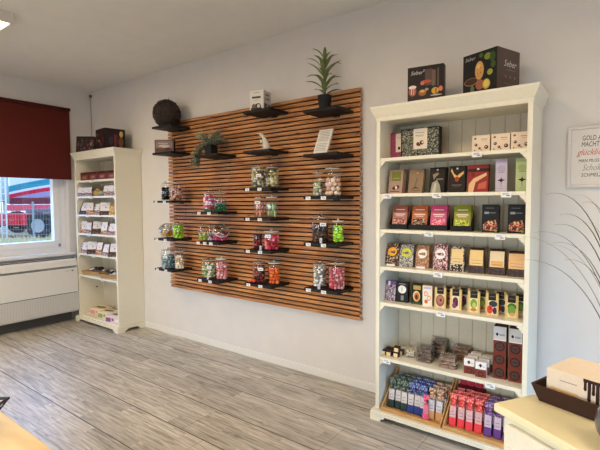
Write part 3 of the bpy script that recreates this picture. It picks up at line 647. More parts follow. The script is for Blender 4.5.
fruitbox(5.166, 'gold carton printed with a red fruit and dark blue shape', [(.08, .52, .34, .14, c(44, 52, 66)), (-.16, .26, .24, .2, c(214, 70, 44)), (-.12, .32, .1, .08, c(150, 50, 40)), (.22, .22, .16, .16, c(60, 40, 76))])
fruitbox(5.274, 'gold carton printed with green limes', [(.02, .5, .34, .16, c(60, 110, 40)), (0, .34, .3, .22, c(110, 150, 60)), (.05, .16, .22, .08, c(206, 150, 100))])

# --- shelf F
zF = RS['F']
CUB = None
def cubef(k, w, h): layered(k, [('r', -w/2, w/2, 0, h, c(52, 36, 30)), ('r', -w*.38, w*.38, h*.06, h*.78, c(232, 200, 150)), ('r', -w*.3, w*.3, h*.3, h*.34, c(200, 160, 110))])
for i, (x, y, z, lb) in enumerate(((4.466, -.315, 0, 'small cream praline cube with dark lid, at the bookcase side'), (4.508, -.315, 0, 'small cream praline cube with dark lid, middle of the front row'), (4.558, -.310, 0, 'small cream praline cube with dark lid, under another cube'), (4.562, -.308, .0375, 'small cream praline cube with dark lid, stacked on top'),
                                   (4.470, -.255, 0, 'small praline cube behind the front row, at the bookcase side'), (4.512, -.255, 0, 'small praline cube behind the middle front cube'), (4.566, -.25, 0, 'small praline cube behind the stacked pair'))):
    if i == 0: CUB = pack('praline_cube', lb, 'praline box', x, zF+z, .038, .04, .036, c(52, 36, 32), cubef, y=y, rz=R_(5), group='small praline cubes')
    else: dup(CUB, (x, y, zF+z), None, lb)
t = thing('cellophane_bag', 'clear cellophane bag of small white pralines beside the praline cubes', 'sweet bag', (4.635, -.22, zF), group=None)
k = MB(); random.seed(5)
for i in range(26):
    a = random.uniform(0, 6.28); r = random.uniform(0, .038); z = random.choice((.011, .026, .04)); k.blob((r*math.cos(a)*.9, r*math.sin(a), z), (.011, .011, .009), c(226, 214, 196))
k.build('pralines', t, smooth=True)
k = MB(); prof = [(.0, .0005), (.044, .001), (.052, .02), (.046, .045), (.02, .062), (.008, .07), (.024, .085)]
k.lathe(prof, FILM, 14); k.build('bag_film', t)
def chocpack(x, y, lb, n, dark, w=.10, d=.10, rz=0):
    t = thing('chocolate_pack', lb, 'chocolate pack', (x, y, zF), R_(rz), 'cellophane packs of broken chocolate')
    random.seed(int(x*1000))
    for i in range(n):
        k = MB(); q = random.uniform(-.004, .004); th = .021; z = i*.024+.001
        pts = []
        m = 9
        for s in range(m): pts.append((-w/2+w*s/(m-1), -d/2+random.uniform(0, .006)))
        for s in range(m): pts.append((w/2-random.uniform(0, .006), -d/2+.006+(d-.012)*s/(m-1)))
        for s in range(m): pts.append((w/2-w*s/(m-1), d/2-random.uniform(0, .006)))
        for s in range(m): pts.append((-w/2+random.uniform(0, .006), d/2-.006-(d-.012)*s/(m-1)))
        nn = len(pts)
        vs = [(a+q, b, z) for a, b in pts]+[(a*.98+q, b*.98, z+th*random.uniform(.8, 1)) for a, b in pts]
        k.add(vs, [list(range(nn)), list(range(2*nn-1, nn-1, -1))]+[(i2, (i2+1) % nn, nn+(i2+1) % nn, nn+i2) for i2 in range(nn)], dark)
        k.build('slab', t)
    hgt = n*.024+.004; k = MB(); k.box(-w/2-.004, w/2+.004, -d/2-.004, d/2+.004, .0005, hgt, FILM); k.hexa([(-w/2-.004, -.004, hgt), (w/2+.004, -.004, hgt), (w/2+.004, .004, hgt), (-w/2-.004, .004, hgt), (-w/2-.012, -.006, hgt+.02), (w/2+.012, -.014, hgt+.016), (w/2+.012, -.012, hgt+.017), (-w/2-.012, -.004, hgt+.021)], FILM)
    k.build('cellophane', t)
CH1 = speckle('dark_choc_chunks', [(70, 54, 46), (104, 84, 70), (50, 36, 30), (130, 108, 92)], 55, stretch=(1, 1, 3))
CH2 = speckle('milk_choc_chunks', [(116, 82, 62), (142, 106, 84), (96, 66, 50), (160, 128, 104)], 55, stretch=(1, 1, 3))
chocpack(4.745, -.245, 'cellophane pack of dark chocolate slabs, in front beside the white pralines', 4, CH1, .09, .09, 6)
chocpack(4.800, -.115, 'cellophane pack of dark chocolate slabs, tallest stack, at the back', 5, CH1, .09, .09, 4)
chocpack(4.905, -.26, 'cellophane pack of lighter brown chocolate slabs beside the small cartons', 3, CH2, .10, .09, 8)
chocpack(4.945, -.10, 'cellophane pack of lighter brown chocolate slabs at the back', 4, CH2, .10, .09, 0)
def smallc(k, w, h):
    layered(k, [('r', -w/2, w/2, 0, h*.52, c(120, 56, 44)), ('r', -w/2, w/2, h*.52, h, c(232, 228, 226)), ('p', [(-w*.02, h*.62), (w*.12, h*.78), (-w*.02, h*.9), (-w*.2, h*.78)], c(56, 34, 34)), ('r', w*.14, w*.4, h*.7, h*.73, c(150, 140, 150)), ('e', w*.02, h*.22, w*.28, h*.16, c(60, 34, 30)), ('e', w*.02, h*.22, w*.2, h*.1, c(110, 60, 50))])
SMC = None
rown = ['front row', 'second row', 'third row']
for r_ in range(3):
    for q in range(2):
        x, y = 5.045+q*.072+r_*.004, -.305+r_*.058+(-.015 if q else 0)
        lb = 'small white-topped brown carton, %s, %s' % (rown[r_], ('beside the chocolate slabs', 'beside the tall cartons')[q])
        if SMC is None: SMC = pack('small_carton', lb, 'chocolate box', x, zF, .062, .045, .095, c(206, 198, 196), smallc, y=y, rz=R_(6), group='small white-topped cartons')
        else: dup(SMC, (x, y, zF+.007*r_*0), None, lb)
def tallc(k, w, h):
    L_ = [('r', -w/2, w/2, 0, h*.74, c(112, 50, 40)), ('r', -w/2, w/2, h*.74, h, c(200, 200, 202)), ('r', -w/2, w/2, h*.735, h*.75, c(236, 234, 232)), ('e', -w*.22, h*.85, w*.1, h*.03, c(40, 30, 30)), ('r', -w*.05, w*.38, h*.83, h*.86, c(150, 150, 160))]
    for z in (.12, .37, .62): L_ += [('e', 0, z*h, w*.40, h*.088, c(48, 30, 28)), ('e', 0, z*h, w*.3, h*.065, c(82, 60, 54)), ('r', -w*.02, w*.02, z*h-h*.05, z*h+h*.05, c(50, 34, 30)), ('r', -w*.26, w*.26, z*h-.002, z*h+.002, c(50, 34, 30))]
    layered(k, L_)
def darkside(k, d, h): layered(k, [('r', -d/2, d/2, 0, h*.74, c(74, 34, 30)), ('r', -d/2, d/2, h*.74, h, c(60, 50, 52))])
for x, lb in ((5.212, 'tall red-brown carton with three round medallions, nearer the small cartons'), (5.297, 'tall red-brown carton with three round medallions, against the bookcase side')):
    pack('tall_carton', lb, 'chocolate box', x, zF, .070, .075, .318, c(96, 44, 36), tallc, darkside, y=-.275, rz=R_(4), group='tall medallion cartons')

# --- bottom shelf: wooden trays of slim packets
zG = RS['G']
def wood_tray(xc, w, label):
    t = thing('wooden_tray', label, 'tray', (xc, -.372, zG), group='pale wooden sales trays')
    k = MB(); a = w/2
    k.box(-a, a, 0, .29, 0, .008, M_TRAYWOOD); k.build('tray_base', t)
    MB().box(-a, a, 0, .008, .008, .026, M_TRAYWOOD).build('front_lip', t)
    for s in (-1, 1):
        q = sorted((s*a, s*(a-.008)))
        MB().hexa([(q[0], .008, .008), (q[1], .008, .008), (q[1], .29, .008), (q[0], .29, .008), (q[0], .008, .03), (q[1], .008, .03), (q[1], .29, .235), (q[0], .29, .235)], M_TRAYWOOD).build('side_board', t)
    MB().box(-a+.008, a-.008, .282, .29, .008, .12, M_TRAYWOOD).build('back_board', t)
wood_tray(4.687, .415, 'wooden tray of green, blue and beige packets on the bookcase bottom')
wood_tray(5.117, .425, 'wooden tray of red and purple packets on the bookcase bottom')
def packet(x, y, z, lb, foil, base, mid=None, h=.2, w=.047, til=-12, grp='slim sweet packets in the wooden trays', cap=None):
    t = thing('sweet_packet', lb, 'sweet packet', (x, y, z), R_(4), grp, R_(til))
    a = w/2; d = .024
    k = MB(); k.box(-a*.92, a*.92, .001, d, 0, h*.27, base); k.build('base_pouch', t, bevel=.004)
    k = MB()
    k.hexa([(-a*.8, .004, h*.27), (a*.8, .004, h*.27), (a*.8, d-.004, h*.27), (-a*.8, d-.004, h*.27), (-a*.8, .004, h*.62), (a*.8, .004, h*.62), (a*.8, d-.004, h*.62), (-a*.8, d-.004, h*.62)], mid or c(206, 200, 200))
    k.rect(-a*.5, a*.5, h*.34, h*.36, c(140, 130, 140), .003); k.rect(-a*.5, a*.4, h*.44, h*.46, c(140, 130, 140), .003); k.build('paper_card', t, recalc=False)
    # crinkled sweets at the top
    k = MB(); random.seed(int(x*999+y*77))
    for i in range(9):
        k.blob((random.uniform(-a*.55, a*.55), d/2+random.uniform(-.004, .004), h*(.60+.29*random.random())), (.011, .009, .013), foil, Matrix.Rotation(random.uniform(0, 3), 4, 'Y'))
    k.hexa([(-a*.8, d*.35, h*.84), (a*.8, d*.35, h*.84), (a*.8, d*.65, h*.84), (-a*.8, d*.65, h*.84), (-a, d*.45, h), (a, d*.45, h), (a, d*.55, h), (-a, d*.55, h)], foil)
    k.build('foil_top', t, smooth=False)
    if cap: MB().box(-a*.6, a*.6, .004, d-.002, 0.001, h*.12, cap).build('dark_base', t)
    return t
GRN = speckle('foil_green', [(56, 76, 60), (100, 126, 100), (40, 56, 46), (150, 166, 150), (70, 60, 60)], 160, .3)
BLU = speckle('foil_blue', [(60, 76, 140), (110, 130, 196), (40, 50, 96), (170, 180, 220), (50, 60, 110)], 160, .3)
RED = speckle('foil_red', [(226, 70, 70), (240, 110, 100), (200, 50, 56), (246, 150, 140)], 160, .3)
PNK = speckle('foil_pink', [(226, 70, 110), (240, 120, 150), (206, 50, 90)], 160, .3)
PUR = speckle('foil_purple', [(100, 60, 130), (150, 110, 176), (70, 40, 96), (190, 160, 206)], 160, .3)
BEI = speckle('foil_beige', [(196, 160, 130), (170, 120, 90), (216, 190, 160), (150, 104, 80)], 160, .35)
def packrow(xs, foil, base, cname, mid=None):
    masters = None
    for r_ in range(3):
        for i, x in enumerate(xs):
            lb = '%s packet, %s, %s' % (cname, ('front row', 'second row', 'rear row')[r_], ('first one from the corner side', 'second one from the corner side', 'third one from the corner side', 'fourth one from the corner side')[i])
            y = -.312+r_*.055+.006*(i % 2); X = x+.008*r_
            if masters is None: masters = packet(X, y, zG+.009, lb, foil, base, mid)
            else: dup(masters, (X, y, zG+.009), R_(4+3*((i+r_) % 3-1)), lb)
packrow([4.523, 4.571, 4.618], GRN, S('dark_green_foil', 46, 62, 60, .35), 'dark green foil')
packrow([4.664, 4.708, 4.752], BLU, S('dark_blue_foil', 50, 64, 130, .35), 'blue foil')
packrow([4.806, 4.856], BEI, c(206, 156, 104), 'beige')
packet(4.785, -.355, zG+.009, 'single bright pink packet with dark foot, in front of the blue packets', PNK, PNK, S('pink_mid', 226, 120, 140), h=.165, w=.038, til=-8, cap=c(60, 30, 30))
packrow([4.945, 4.997, 5.049, 5.10], RED, S('red_foil', 226, 64, 70, .35), 'red foil', c(214, 170, 170))
packrow([5.158, 5.212, 5.266], PUR, S('purple_foil', 96, 56, 126, .35), 'purple foil', c(196, 180, 200))
t = tag(MB().box(-.085, .085, 0, .05, 0, .185, c(120, 40, 50)).build('riser_box', bevel=.002), 'dark red riser box at the back of the wooden tray of red packets', 'riser box'); t.location = (5.0, -.088, zG+.009)
q0 = None
for i, x in enumerate((4.948, 4.998, 5.050)):
    lb = 'pinkish red packet raised on the riser box, %s from the corner side' % ('first', 'second', 'third')[i]
    q = packet(x, -.075, zG+.195, lb, S('rose_top', 176, 70, 80), c(190, 50, 70), c(206, 176, 180), h=.15, til=-1, grp='red packets on the riser') if q0 is None else dup(q0, (x, -.075, zG+.195), None, lb)
    q0 = q0 or q

# ------------------------------------------------------------------ corner bookcase contents
BRB = speckle('brown_red_box', [(110, 52, 42), (124, 62, 50), (96, 44, 38), (140, 76, 62)], 40)
def brf(k, w, h): layered(k, [('r', -w/2, w/2, 0, h, BRB), ('r', -w*.45, w*.45, h*.7, h*.95, c(74, 34, 30)), ('r', -w*.2, w*.25, h*.25, h*.5, c(170, 116, 96)), ('r', -w*.45, w*.45, 0.002, h*.08, c(200, 150, 130))])
q0 = None
for i, x in enumerate((.32, .53, .74, .95)):
    lb = 'flat red-brown chocolate box on the top shelf, %s from the window side' % ('first', 'second', 'third', 'fourth')[i]
    if q0 is None: q0 = pack('flat_chocolate_box', lb, 'chocolate box', x, LS[0], .198, .14, .105, c(110, 52, 44), brf, y=-.28, group='red-brown boxes on the corner bookcase')
    else: dup(q0, (x, -.28, LS[0]), None, lb)
SPW = speckle('sp_l1', [(150, 100, 80), (196, 160, 130), (110, 70, 60), (220, 200, 180)], 90)
SPL = speckle('sp_l2', [(170, 150, 160), (120, 90, 90), (210, 200, 206), (96, 76, 84)], 90)
SPG = speckle('sp_l3', [(200, 170, 110), (170, 130, 76), (226, 206, 160), (140, 100, 60)], 90)
def wlab(z0=.38, z1=.97, x0=-.46, x1=.46):
    def f(k, w, h):
        for i in range(4): k.rect(w*x0, w*x1, h*(z0+(z1-z0)*i/4), h*(z0+(z1-z0)*(i+1)/4), c(226, 226, 238), -.0004)
        k.poly([(w*.05, -.0012, h*.5), (w*.16, -.0012, h*.56), (w*.13, -.0012, h*.62), (w*.02, -.0012, h*.56)], c(90, 80, 120)); k.rect(-w*.3, w*.1, h*.7, h*.72, c(150, 150, 170), -.001)
    return f
LG = 'white-labelled bags on the corner bookcase'
# second shelf
block_bag(.29, LS[1], 'white-labelled bag at the window end of the second shelf', SPL, wlab(.4), w=.15, h=.115, rz=22, tilt=-4, group=LG, y=-.30)
block_bag(.44, LS[1], 'white-labelled bag, second from the window on the second shelf', SPL, wlab(.4), w=.10, h=.115, rz=22, tilt=-4, group=LG, y=-.30)
t = thing('gold_parcel', 'small golden wrapped parcel between bags on the second shelf', 'parcel', (.565, -.24, LS[1]), R_(20)); k = MB(); k.box(-.045, .045, -.03, .03, 0, .07, c(176, 136, 70)); k.build('wrap', t, bevel=.01); k = MB(); k.box(-.006, .006, -.032, .032, 0.001, .073, c(206, 180, 110)); k.blob((0, 0, .08), (.03, .018, .014), c(206, 180, 110)); k.build('ribbon', t)
t = thing('glass_bowl', 'low greenish glass bowl with sweets on the second shelf', 'bowl', (.70, -.24, LS[1])); k = MB(); k.lathe([(0, .002), (.04, .002), (.065, .03), (.072, .06), (.068, .06), (.06, .03), (.036, .008), (0, .008)], S('green_glaze', 150, 160, 130, .25), 24); k.build('bowl_body', t, smooth=True)
k = MB(); random.seed(3)
for i in range(22): a = random.uniform(0, 6.3); r = random.uniform(0, .048); k.blob((.70+r*math.cos(a), -.24+r*math.sin(a), LS[1]+.05+random.uniform(0, .02)), (.014, .012, .011), random.choice((c(180, 140, 80), c(206, 180, 110), c(150, 100, 60))))
tag(k.build('wrapped_sweets', smooth=True), 'golden wrapped sweets heaped in the greenish bowl', 'sweets', kind='stuff')
block_bag(.88, LS[1], 'white-labelled bag beside the greenish bowl on the second shelf', SPL, wlab(.45), w=.10, h=.125, rz=22, tilt=-4, group=LG, y=-.30)
block_bag(1.01, LS[1], 'white-labelled bag against the tall side on the second shelf', SPL, wlab(.45), w=.09, h=.125, rz=22, tilt=-4, group=LG, y=-.30)
DKB = speckle('dark_bag_mix', [(70, 48, 48), (46, 34, 38), (120, 90, 80), (60, 44, 50)], 70)
for r_, z in enumerate((LS[2], LS[3], LS[4])):
    shn = ('third', 'fourth', 'fifth')[r_]
    xs = ((.30, .475, .665, .83, .985), (.31, .46, .62, .79, .955), (.32, .50, .655, .83, .99))[r_]
    for i, x in enumerate(xs):
        gold = (r_ == 0 and i == 4); narrow = (i+r_) % 3 == 1
        o = block_bag(x, z, 'bag of chocolates on the %s shelf, %s from the window side%s' % (shn, ('first', 'second', 'third', 'fourth', 'fifth')[i], ', without a white label' if gold else ''), SPG if gold else (DKB, SPW, SPL)[(i+r_) % 3],
                  (wlab(.30+.05*(i % 3), .97, -.46 if i % 2 else -.34, .46) if not gold else rlabel(c(206, 180, 130), -.3, .3, .3, .6)), w=.085 if narrow else .118, h=.17-.012*((i+r_) % 3), rz=(20, 44, 30, 52, 26)[(i+r_) % 5], tilt=(-20, -12, -16)[(i+r_) % 3], y=-.305, group=LG, d=.045)
# sixth shelf: baskets with wrapped chocolates
def wbasket(x, y, lb):
    t = thing('open_basket', lb, 'basket', (x, y, LS[5]), R_(14), 'shallow kraft baskets')
    m = c(176, 144, 104); k = MB(); a, b_2, A, B_, h = .13, .08, .155, .10, .055
    k.hexa([(-a, -b_2, 0), (a, -b_2, 0), (a, b_2, 0), (-a, b_2, 0), (-a, -b_2, .005), (a, -b_2, .005), (a, b_2, .005), (-a, b_2, .005)], m)
    for (p, q) in (((-a, -b_2), (a, -b_2)), ((a, -b_2), (a, b_2)), ((a, b_2), (-a, b_2)), ((-a, b_2), (-a, -b_2))):
        P = (p[0]*A/a, p[1]*B_/b_2); Q = (q[0]*A/a, q[1]*B_/b_2)
        k.hexa([(*p, .004), (*q, .004), (q[0]*.96, q[1]*.96, .004), (p[0]*.96, p[1]*.96, .004), (*P, h), (*Q, h), (Q[0]*.97, Q[1]*.97, h), (P[0]*.97, P[1]*.97, h)], m)
    k.build('basket_body', t)
wbasket(.44, -.22, 'shallow kraft basket of dark wrapped chocolates, window side of the sixth shelf')
wbasket(.86, -.22, 'shallow kraft basket of white and dark chocolates, against the tall side')
random.seed(12)
for bi, (bx, by) in enumerate(((.44, -.22), (.86, -.22))):
    k0 = None
    for i in range(9):
        x = bx-.095+.024*i+random.uniform(-.006, .006); y = by+random.choice((-.05, 0, .05)); z = LS[5]+.055+random.uniform(0, .03)
        white = (i % 3 == 2)
        lb = '%s twist-wrapped chocolate in the %s basket, %s' % ('white' if white else 'dark', ('window-side', 'tall-side')[bi], ('first along', 'second along', 'third along', 'fourth along', 'fifth along', 'sixth along', 'seventh along', 'eighth along', 'ninth along')[i])
        t = thing('wrapped_chocolate', lb, 'wrapped chocolate', (x, y, z), random.uniform(0, 3), 'twist-wrapped chocolates in the baskets', random.uniform(-.4, .4))
        m = c(214, 206, 210) if white else c(56, 48, 52)
        k = MB(); k.blob((0, 0, 0), (.034, .022, .018), m); k.build('wrapper', t); k = MB()
        for s in (-1, 1): k.hexa([(s*.03, -.004, -.003), (s*.03, .004, -.003), (s*.03, .004, .003), (s*.03, -.004, .003), (s*.055, -.018, -.004), (s*.055, .018, -.006), (s*.055, .016, .004), (s*.055, -.016, .006)], m)
        k.build('twisted_ends', t)
# bottom: three tissue-box like cartons
def tissue(x, y, lb, c1, c2, rz=0):
    t = thing('display_carton', lb, 'carton', (x, y, .0855), R_(rz), 'patterned cartons on the bookcase bottom')
    MB().box(-.12, .12, -.075, .075, 0, .085, c1).build('carton', t, bevel=.003)
    k = MB(); n = 24
    k.poly([(.08*math.cos(2*math.pi*i/n), .026*math.sin(2*math.pi*i/n), .0868) for i in range(n)], c(34, 32, 34))
    k.poly([(.05*math.cos(2*math.pi*i/n)+.01, .014*math.sin(2*math.pi*i/n), .0874) for i in range(n)], c(120, 112, 104)); k.build('oval_window', t, recalc=False)
    k = MB(); layered(k, [('r', -.11, -.03, .01, .06, c2), ('r', .04, .09, .015, .05, PAPER), ('e', .0, .04, .02, .016, c2)])
    for v in k.v: v.y -= .0758
    k.build('printed_front', t, recalc=False)
    k = MB(); layered(k, [('r', -.06, -.01, .01, .06, c2), ('r', .01, .05, .015, .06, PAPER)])
    for i, v in enumerate(k.v): k.v[i] = Vector((.1208-v.y, v.x, v.z))
    k.build('printed_side', t, recalc=False)
tissue(.44, -.17, 'cream and peach carton with oval window, at the window side', c(232, 206, 170), c(214, 150, 160), 12)
tissue(.70, -.21, 'cream and pale green carton with oval window, middle one', c(228, 214, 176), c(150, 160, 110), 12)
tissue(.955, -.25, 'cream and purple carton with oval window, nearest the tall side', c(226, 206, 206), c(140, 90, 140), 12)
# peg
t = tag(MB().tube([(.233, -.12, .41), (.265, -.12, .41)], .006, BLACK).build('shelf_peg'), 'small black peg in the side of the corner bookcase', 'peg')
# boxes on top of the corner bookcase
def darkphoto(seed):
    def f(k, w, h):
        random.seed(seed); L_ = [('r', -w/2, w/2, 0, h, c(42, 32, 34))]
        for i in range(16):
            L_.append(('e', random.uniform(-.4, .4)*w, random.uniform(.12, .8)*h, random.uniform(.03, .09)*w, random.uniform(.04, .12)*h, random.choice((c(110, 60, 66), c(66, 60, 76), c(96, 80, 66), c(54, 66, 50), c(150, 110, 90), c(120, 50, 60), c(60, 40, 46)))))
        layered(k, L_)
    return f
pack('gift_box', 'dark floral gift box with slanting front on the corner bookcase, window side', 'gift box', .40, 2.14, .22, .09, .205, c(34, 38, 36), darkphoto(4), y=-.30, rz=R_(42), tilt=R_(-9), group='large gift boxes on the bookcases')
def fl(k, w, h):
    layered(k, [('r', -w/2, w/2, 0, h, c(46, 34, 34)), ('e', w*.05, h*.45, w*.1, h*.3, c(96, 40, 46)), ('e', -w*.2, h*.4, w*.12, h*.2, c(62, 56, 60)), ('e', w*.3, h*.75, w*.09, h*.15, c(200, 160, 100)), ('e', w*.28, h*.35, w*.12, h*.25, c(110, 76, 56)), ('r', -w*.02, w*.02, h*.1, h*.7, c(146, 60, 60)), ('r', w*.40, w*.5, 0, h, c(40, 46, 38))])
pack('gift_box', 'larger dark gift box with golden and red flowers on the corner bookcase', 'gift box', .83, 2.14, .27, .24, .24, c(60, 40, 40), darkphoto(9), lambda k, d, h: (fl(k, d, h)), y=-.335, rz=R_(-8), group='large gift boxes on the bookcases')

# ------------------------------------------------------------------ slatted wall panel
PX0, PX1, PZ0, PZ1 = 1.727, 4.137, .561, 2.395
t = thing('slatted_panel', 'large wall panel of horizontal reddish-brown pine slats', 'wall panel', (0, 0, 0))
MB().box(PX0+.03, PX1-.03, -.012, -.001, PZ0+.02, PZ1-.02, S('slat_gap_shade', 44, 30, 22, .7)).build('gap_shade_sheet', t)  # dark sheet added behind the slats, its colour painting the shade in the gaps
k = MB(); random.seed(2)
for i in range(48):
    z = PZ0+i*PITCH+.006; j = random.uniform(-.006, .006)
    k.box(PX0+j, PX1+random.uniform(-.003, .003), -.05, -.022, z, z+PITCH*.70, M_SLAT)
k.build('slats', t, bevel=.002)
COLX = [1.955, 2.635, 3.275, 3.925]
for x in (1.80, 2.635-.25, 3.0, 3.6, 4.06):
    MB().box(x-.02, x+.02, -.022, -.012, PZ0+.01, PZ1-.01, S('batten_wood', 90, 56, 34, .7)).build('batten', t)
for x in COLX:
    MB().box(x-.02, x+.02, -.0225, -.0121, PZ0+.012, PZ1-.012, BLACK).build('shelf_standard', t)
SHELF = None
def wall_shelf(x, z, what):
    global SHELF
    lb = 'black square shelf '+what
    if SHELF is None:
        SHELF = thing('wall_shelf', lb, 'shelf', (x, -.05, z), group='black shelves on the slatted panel')
        MB().box(-.155, .155, -.25, -.001, -.022, 0, BLACK).build('board', SHELF, bevel=.0015)
        MB().box(-.03, .03, -.012, 0, -.034, -.0225, BLACKM).build('bracket', SHELF)
    else: dup(SHELF, (x, -.05, z), None, lb)

# ------------------------------------------------------------------ jars
MINT = c(206, 206, 196)
def candies(x, y, z, Rr, Hh, cols, label, size=.014, kind='ball', name='candies', ground=True):
    k = MB(); random.seed(int(x*1371+z*733)); zz = size*.9
    while zz < Hh-size*.5:
        rad = Rr-size*1.05; r = rad
        while r > 0:
            n = max(1, int(2*math.pi*r/(size*1.9))); ph = random.uniform(0, 6)
            for i in range(n):
                a = ph+2*math.pi*i/n; s = size*random.uniform(.85, 1.12)
                rr2 = {'ball': (s, s, s), 'flat': (s*1.2, s, s*.6), 'stick': (s*.55, s*.55, s*2.0), 'ring': (s*1.1, s*1.1, s*.5)}[kind]
                X = Matrix.Rotation(random.uniform(0, 6), 4, 'Z') @ Matrix.Rotation(random.uniform(-.9, .9) if kind != 'stick' else random.uniform(-.12, .12), 4, 'X')
                zc = zz+random.uniform(-.003, .003)+(size if kind == 'stick' else 0)
                k.blob((r*math.cos(a), r*math.sin(a), zc), rr2, random.choice(cols), X)
            r -= size*1.9
        if rad <= 0: break
        zz += size*(1.55 if kind == 'ball' else (1.1 if kind != 'stick' else 3.4))
    o = k.build(name, smooth=True, recalc=False); o.location = (x, y, z)
    return tag(o, label, 'sweets', kind='stuff')
LIDM = S('pale_lid_rim', 200, 196, 188, .3)
def jar(x, y, z, dia, h, label, cols, clabel, fill=.78, size=.013, kind='ball', lid='glass', card=None, sq=False):
    Rr = dia/2
    t = thing('glass_jar', label, 'glass jar', (x, y, z), 0, 'glass sweet jars on the black shelves')
    b = MB(); n = 24
    prof = [(0, .0015), (Rr*.9, .0015), (Rr, .012), (Rr, h*.70), (Rr*.96, h*.75), (Rr*.82, h*.79), (Rr*.80, h*.84), (Rr*.84, h*.845), (Rr*.84, h*.86)]
    b.lathe(prof, GLASS, n); b.build('jar_body', t, smooth=True, recalc=False)
    if lid == 'glass':
        l = MB(); l.lathe([(0, h*.865), (Rr*.86, h*.865), (Rr*.90, h*.872), (Rr*.90, h*.89), (Rr*.6, h*.905), (Rr*.2, h*.92)], glassy('lid_glass', (.86, .86, .84), 1.5, .1, .18), n)
        L0 = l.build('lid', t, smooth=True, recalc=False)
        q = MB(); q.lathe([(Rr*.12, h*.915), (Rr*.14, h*.93), (Rr*.25, h*.95), (Rr*.25, h*.975), (Rr*.12, h*.995), (0, h)], glassy('lid_glass', (.86, .86, .84)), 14); q.build('knob', L0, smooth=True, recalc=False)
        r = MB(); r.lathe([(Rr*.85, h*.845), (Rr*.92, h*.85), (Rr*.92, h*.868), (Rr*.85, h*.87)], LIDM, n); r.build('rim', t, smooth=True)
    else:
        l = MB(); l.lathe([(0, h*.86), (Rr*.94, h*.86), (Rr*.96, h*.87), (Rr*.96, h*.905), (Rr*.9, h*.915), (0, h*.92)], LIDM, n); L0 = l.build('lid', t, smooth=False)
        q = MB(); q.lathe([(Rr*.1, h*.91), (Rr*.16, h*.95), (Rr*.16, h*.98), (0, h)], LIDM, 12); q.build('knob', L0, smooth=True)
    if card:
        cx, cz = card
        k = MB(); X = Matrix.Rotation(R_(28), 4, 'Z') @ Matrix.Translation((cx, -Rr-.002, cz))
        k.box(-.024, .024, -.001, .001, -.013, .013, PAPER, X); k.box(-.014, .014, -.0014, -.0012, -.003, .002, INK, X); k.build('card_label', t)
    if cols: candies(x, y, z+.003, Rr*.96, h*fill*.85, cols, clabel, size, kind)
    return t
def slanted(x, y, z, dia, label, cols, clabel, rz=0):
    """round cookie jar lying at a slant with its lid facing out"""
    Rr = dia/2; t = thing('slanted_jar', label, 'glass jar', (x, y, z), rz, 'glass sweet jars on the black shelves')
    h = dia*.92
    X = Matrix.Translation((0, 0, Rr*.98)) @ Matrix.Rotation(R_(50), 4, 'X')
    prof = [(Rr*math.sin(R_(a)), -Rr*.85*math.cos(R_(a))) for a in range(0, 130, 10)]
    b = MB(); b.lathe(prof, GLASS, 24, X); b.build('jar_body', t, smooth=True, recalc=False)
    zz = prof[-1][1]; rr_ = prof[-1][0]
    l = MB(); l.lathe([(0, zz+.002), (rr_*1.05, zz+.002), (rr_*1.08, zz+.014), (rr_*.5, zz+.026), (0, zz+.028)], glassy('lid_glass'), 24, X); L0 = l.build('lid', t, smooth=True, recalc=False)
    r = MB(); r.lathe([(rr_*1.0, zz-.002), (rr_*1.1, zz), (rr_*1.1, zz+.010), (rr_*1.0, zz+.012)], LIDM, 24, X); r.build('rim', t, smooth=True)
    q = MB(); q.lathe([(.008, zz+.026), (.013, zz+.036), (.011, zz+.044), (0, zz+.046)], glassy('lid_glass'), 12, X); q.build('knob', L0, smooth=True, recalc=False)
    candies(x, y, z+.012, Rr*.84, dia*.50, cols, clabel, .015)
def cc(*l): return [c(*[min(250, int(v*1.06+10)) for v in q], .35) for q in l]
YJ = -.19
cA, cB, cC, cD = COLX
BR = cc((196, 150, 124), (176, 122, 100), (214, 176, 150), (120, 66, 56))
wall_shelf(cA, 2.303, 'under the dark wicker ball')
wall_shelf(cA, 2.032, 'under the small picture box')
wall_shelf(cA, 1.530, 'under the jars of black and pale brown sweets')
wall_shelf(cA, 1.135, 'under the yellow and bright green jars near the corner bookcase')
wall_shelf(cA, .815, 'under the blue-grey jar and the cream jar')
wall_shelf(cB, 1.962, 'under the trailing plant')
wall_shelf(cB, 1.420, 'under the jars of pink-white and dark green sweets')
wall_shelf(cB, 1.135, 'under the slanted jar of pink sweets')
wall_shelf(cB, .772, 'under the pale green jar and the pink ball jar')
wall_shelf(cC, 2.293, 'under the white illustrated carton')
wall_shelf(cC, 1.952, 'under the white bird figurine')
wall_shelf(cC, 1.632, 'under the two jars of beige and olive sweets')
wall_shelf(cC, 1.375, 'under the jars of salmon and mint sticks')
wall_shelf(cC, 1.095, 'under the jars of dark red and bright red sweets')
wall_shelf(cC, .80, 'under the brown jar and the orange jar')
wall_shelf(cD, 2.218, 'under the potted plant with long leaves')
wall_shelf(cD, 1.880, 'under the leaning white text board')
wall_shelf(cD, 1.552, 'under the wide jar of pinkish beige biscuits')
wall_shelf(cD, 1.190, 'under the dark brown jar and the lime green jar')
wall_shelf(cD, .830, 'under the white jar and the pink jar nearest the counter bookcase')
def jlabel(w, z=''): return w
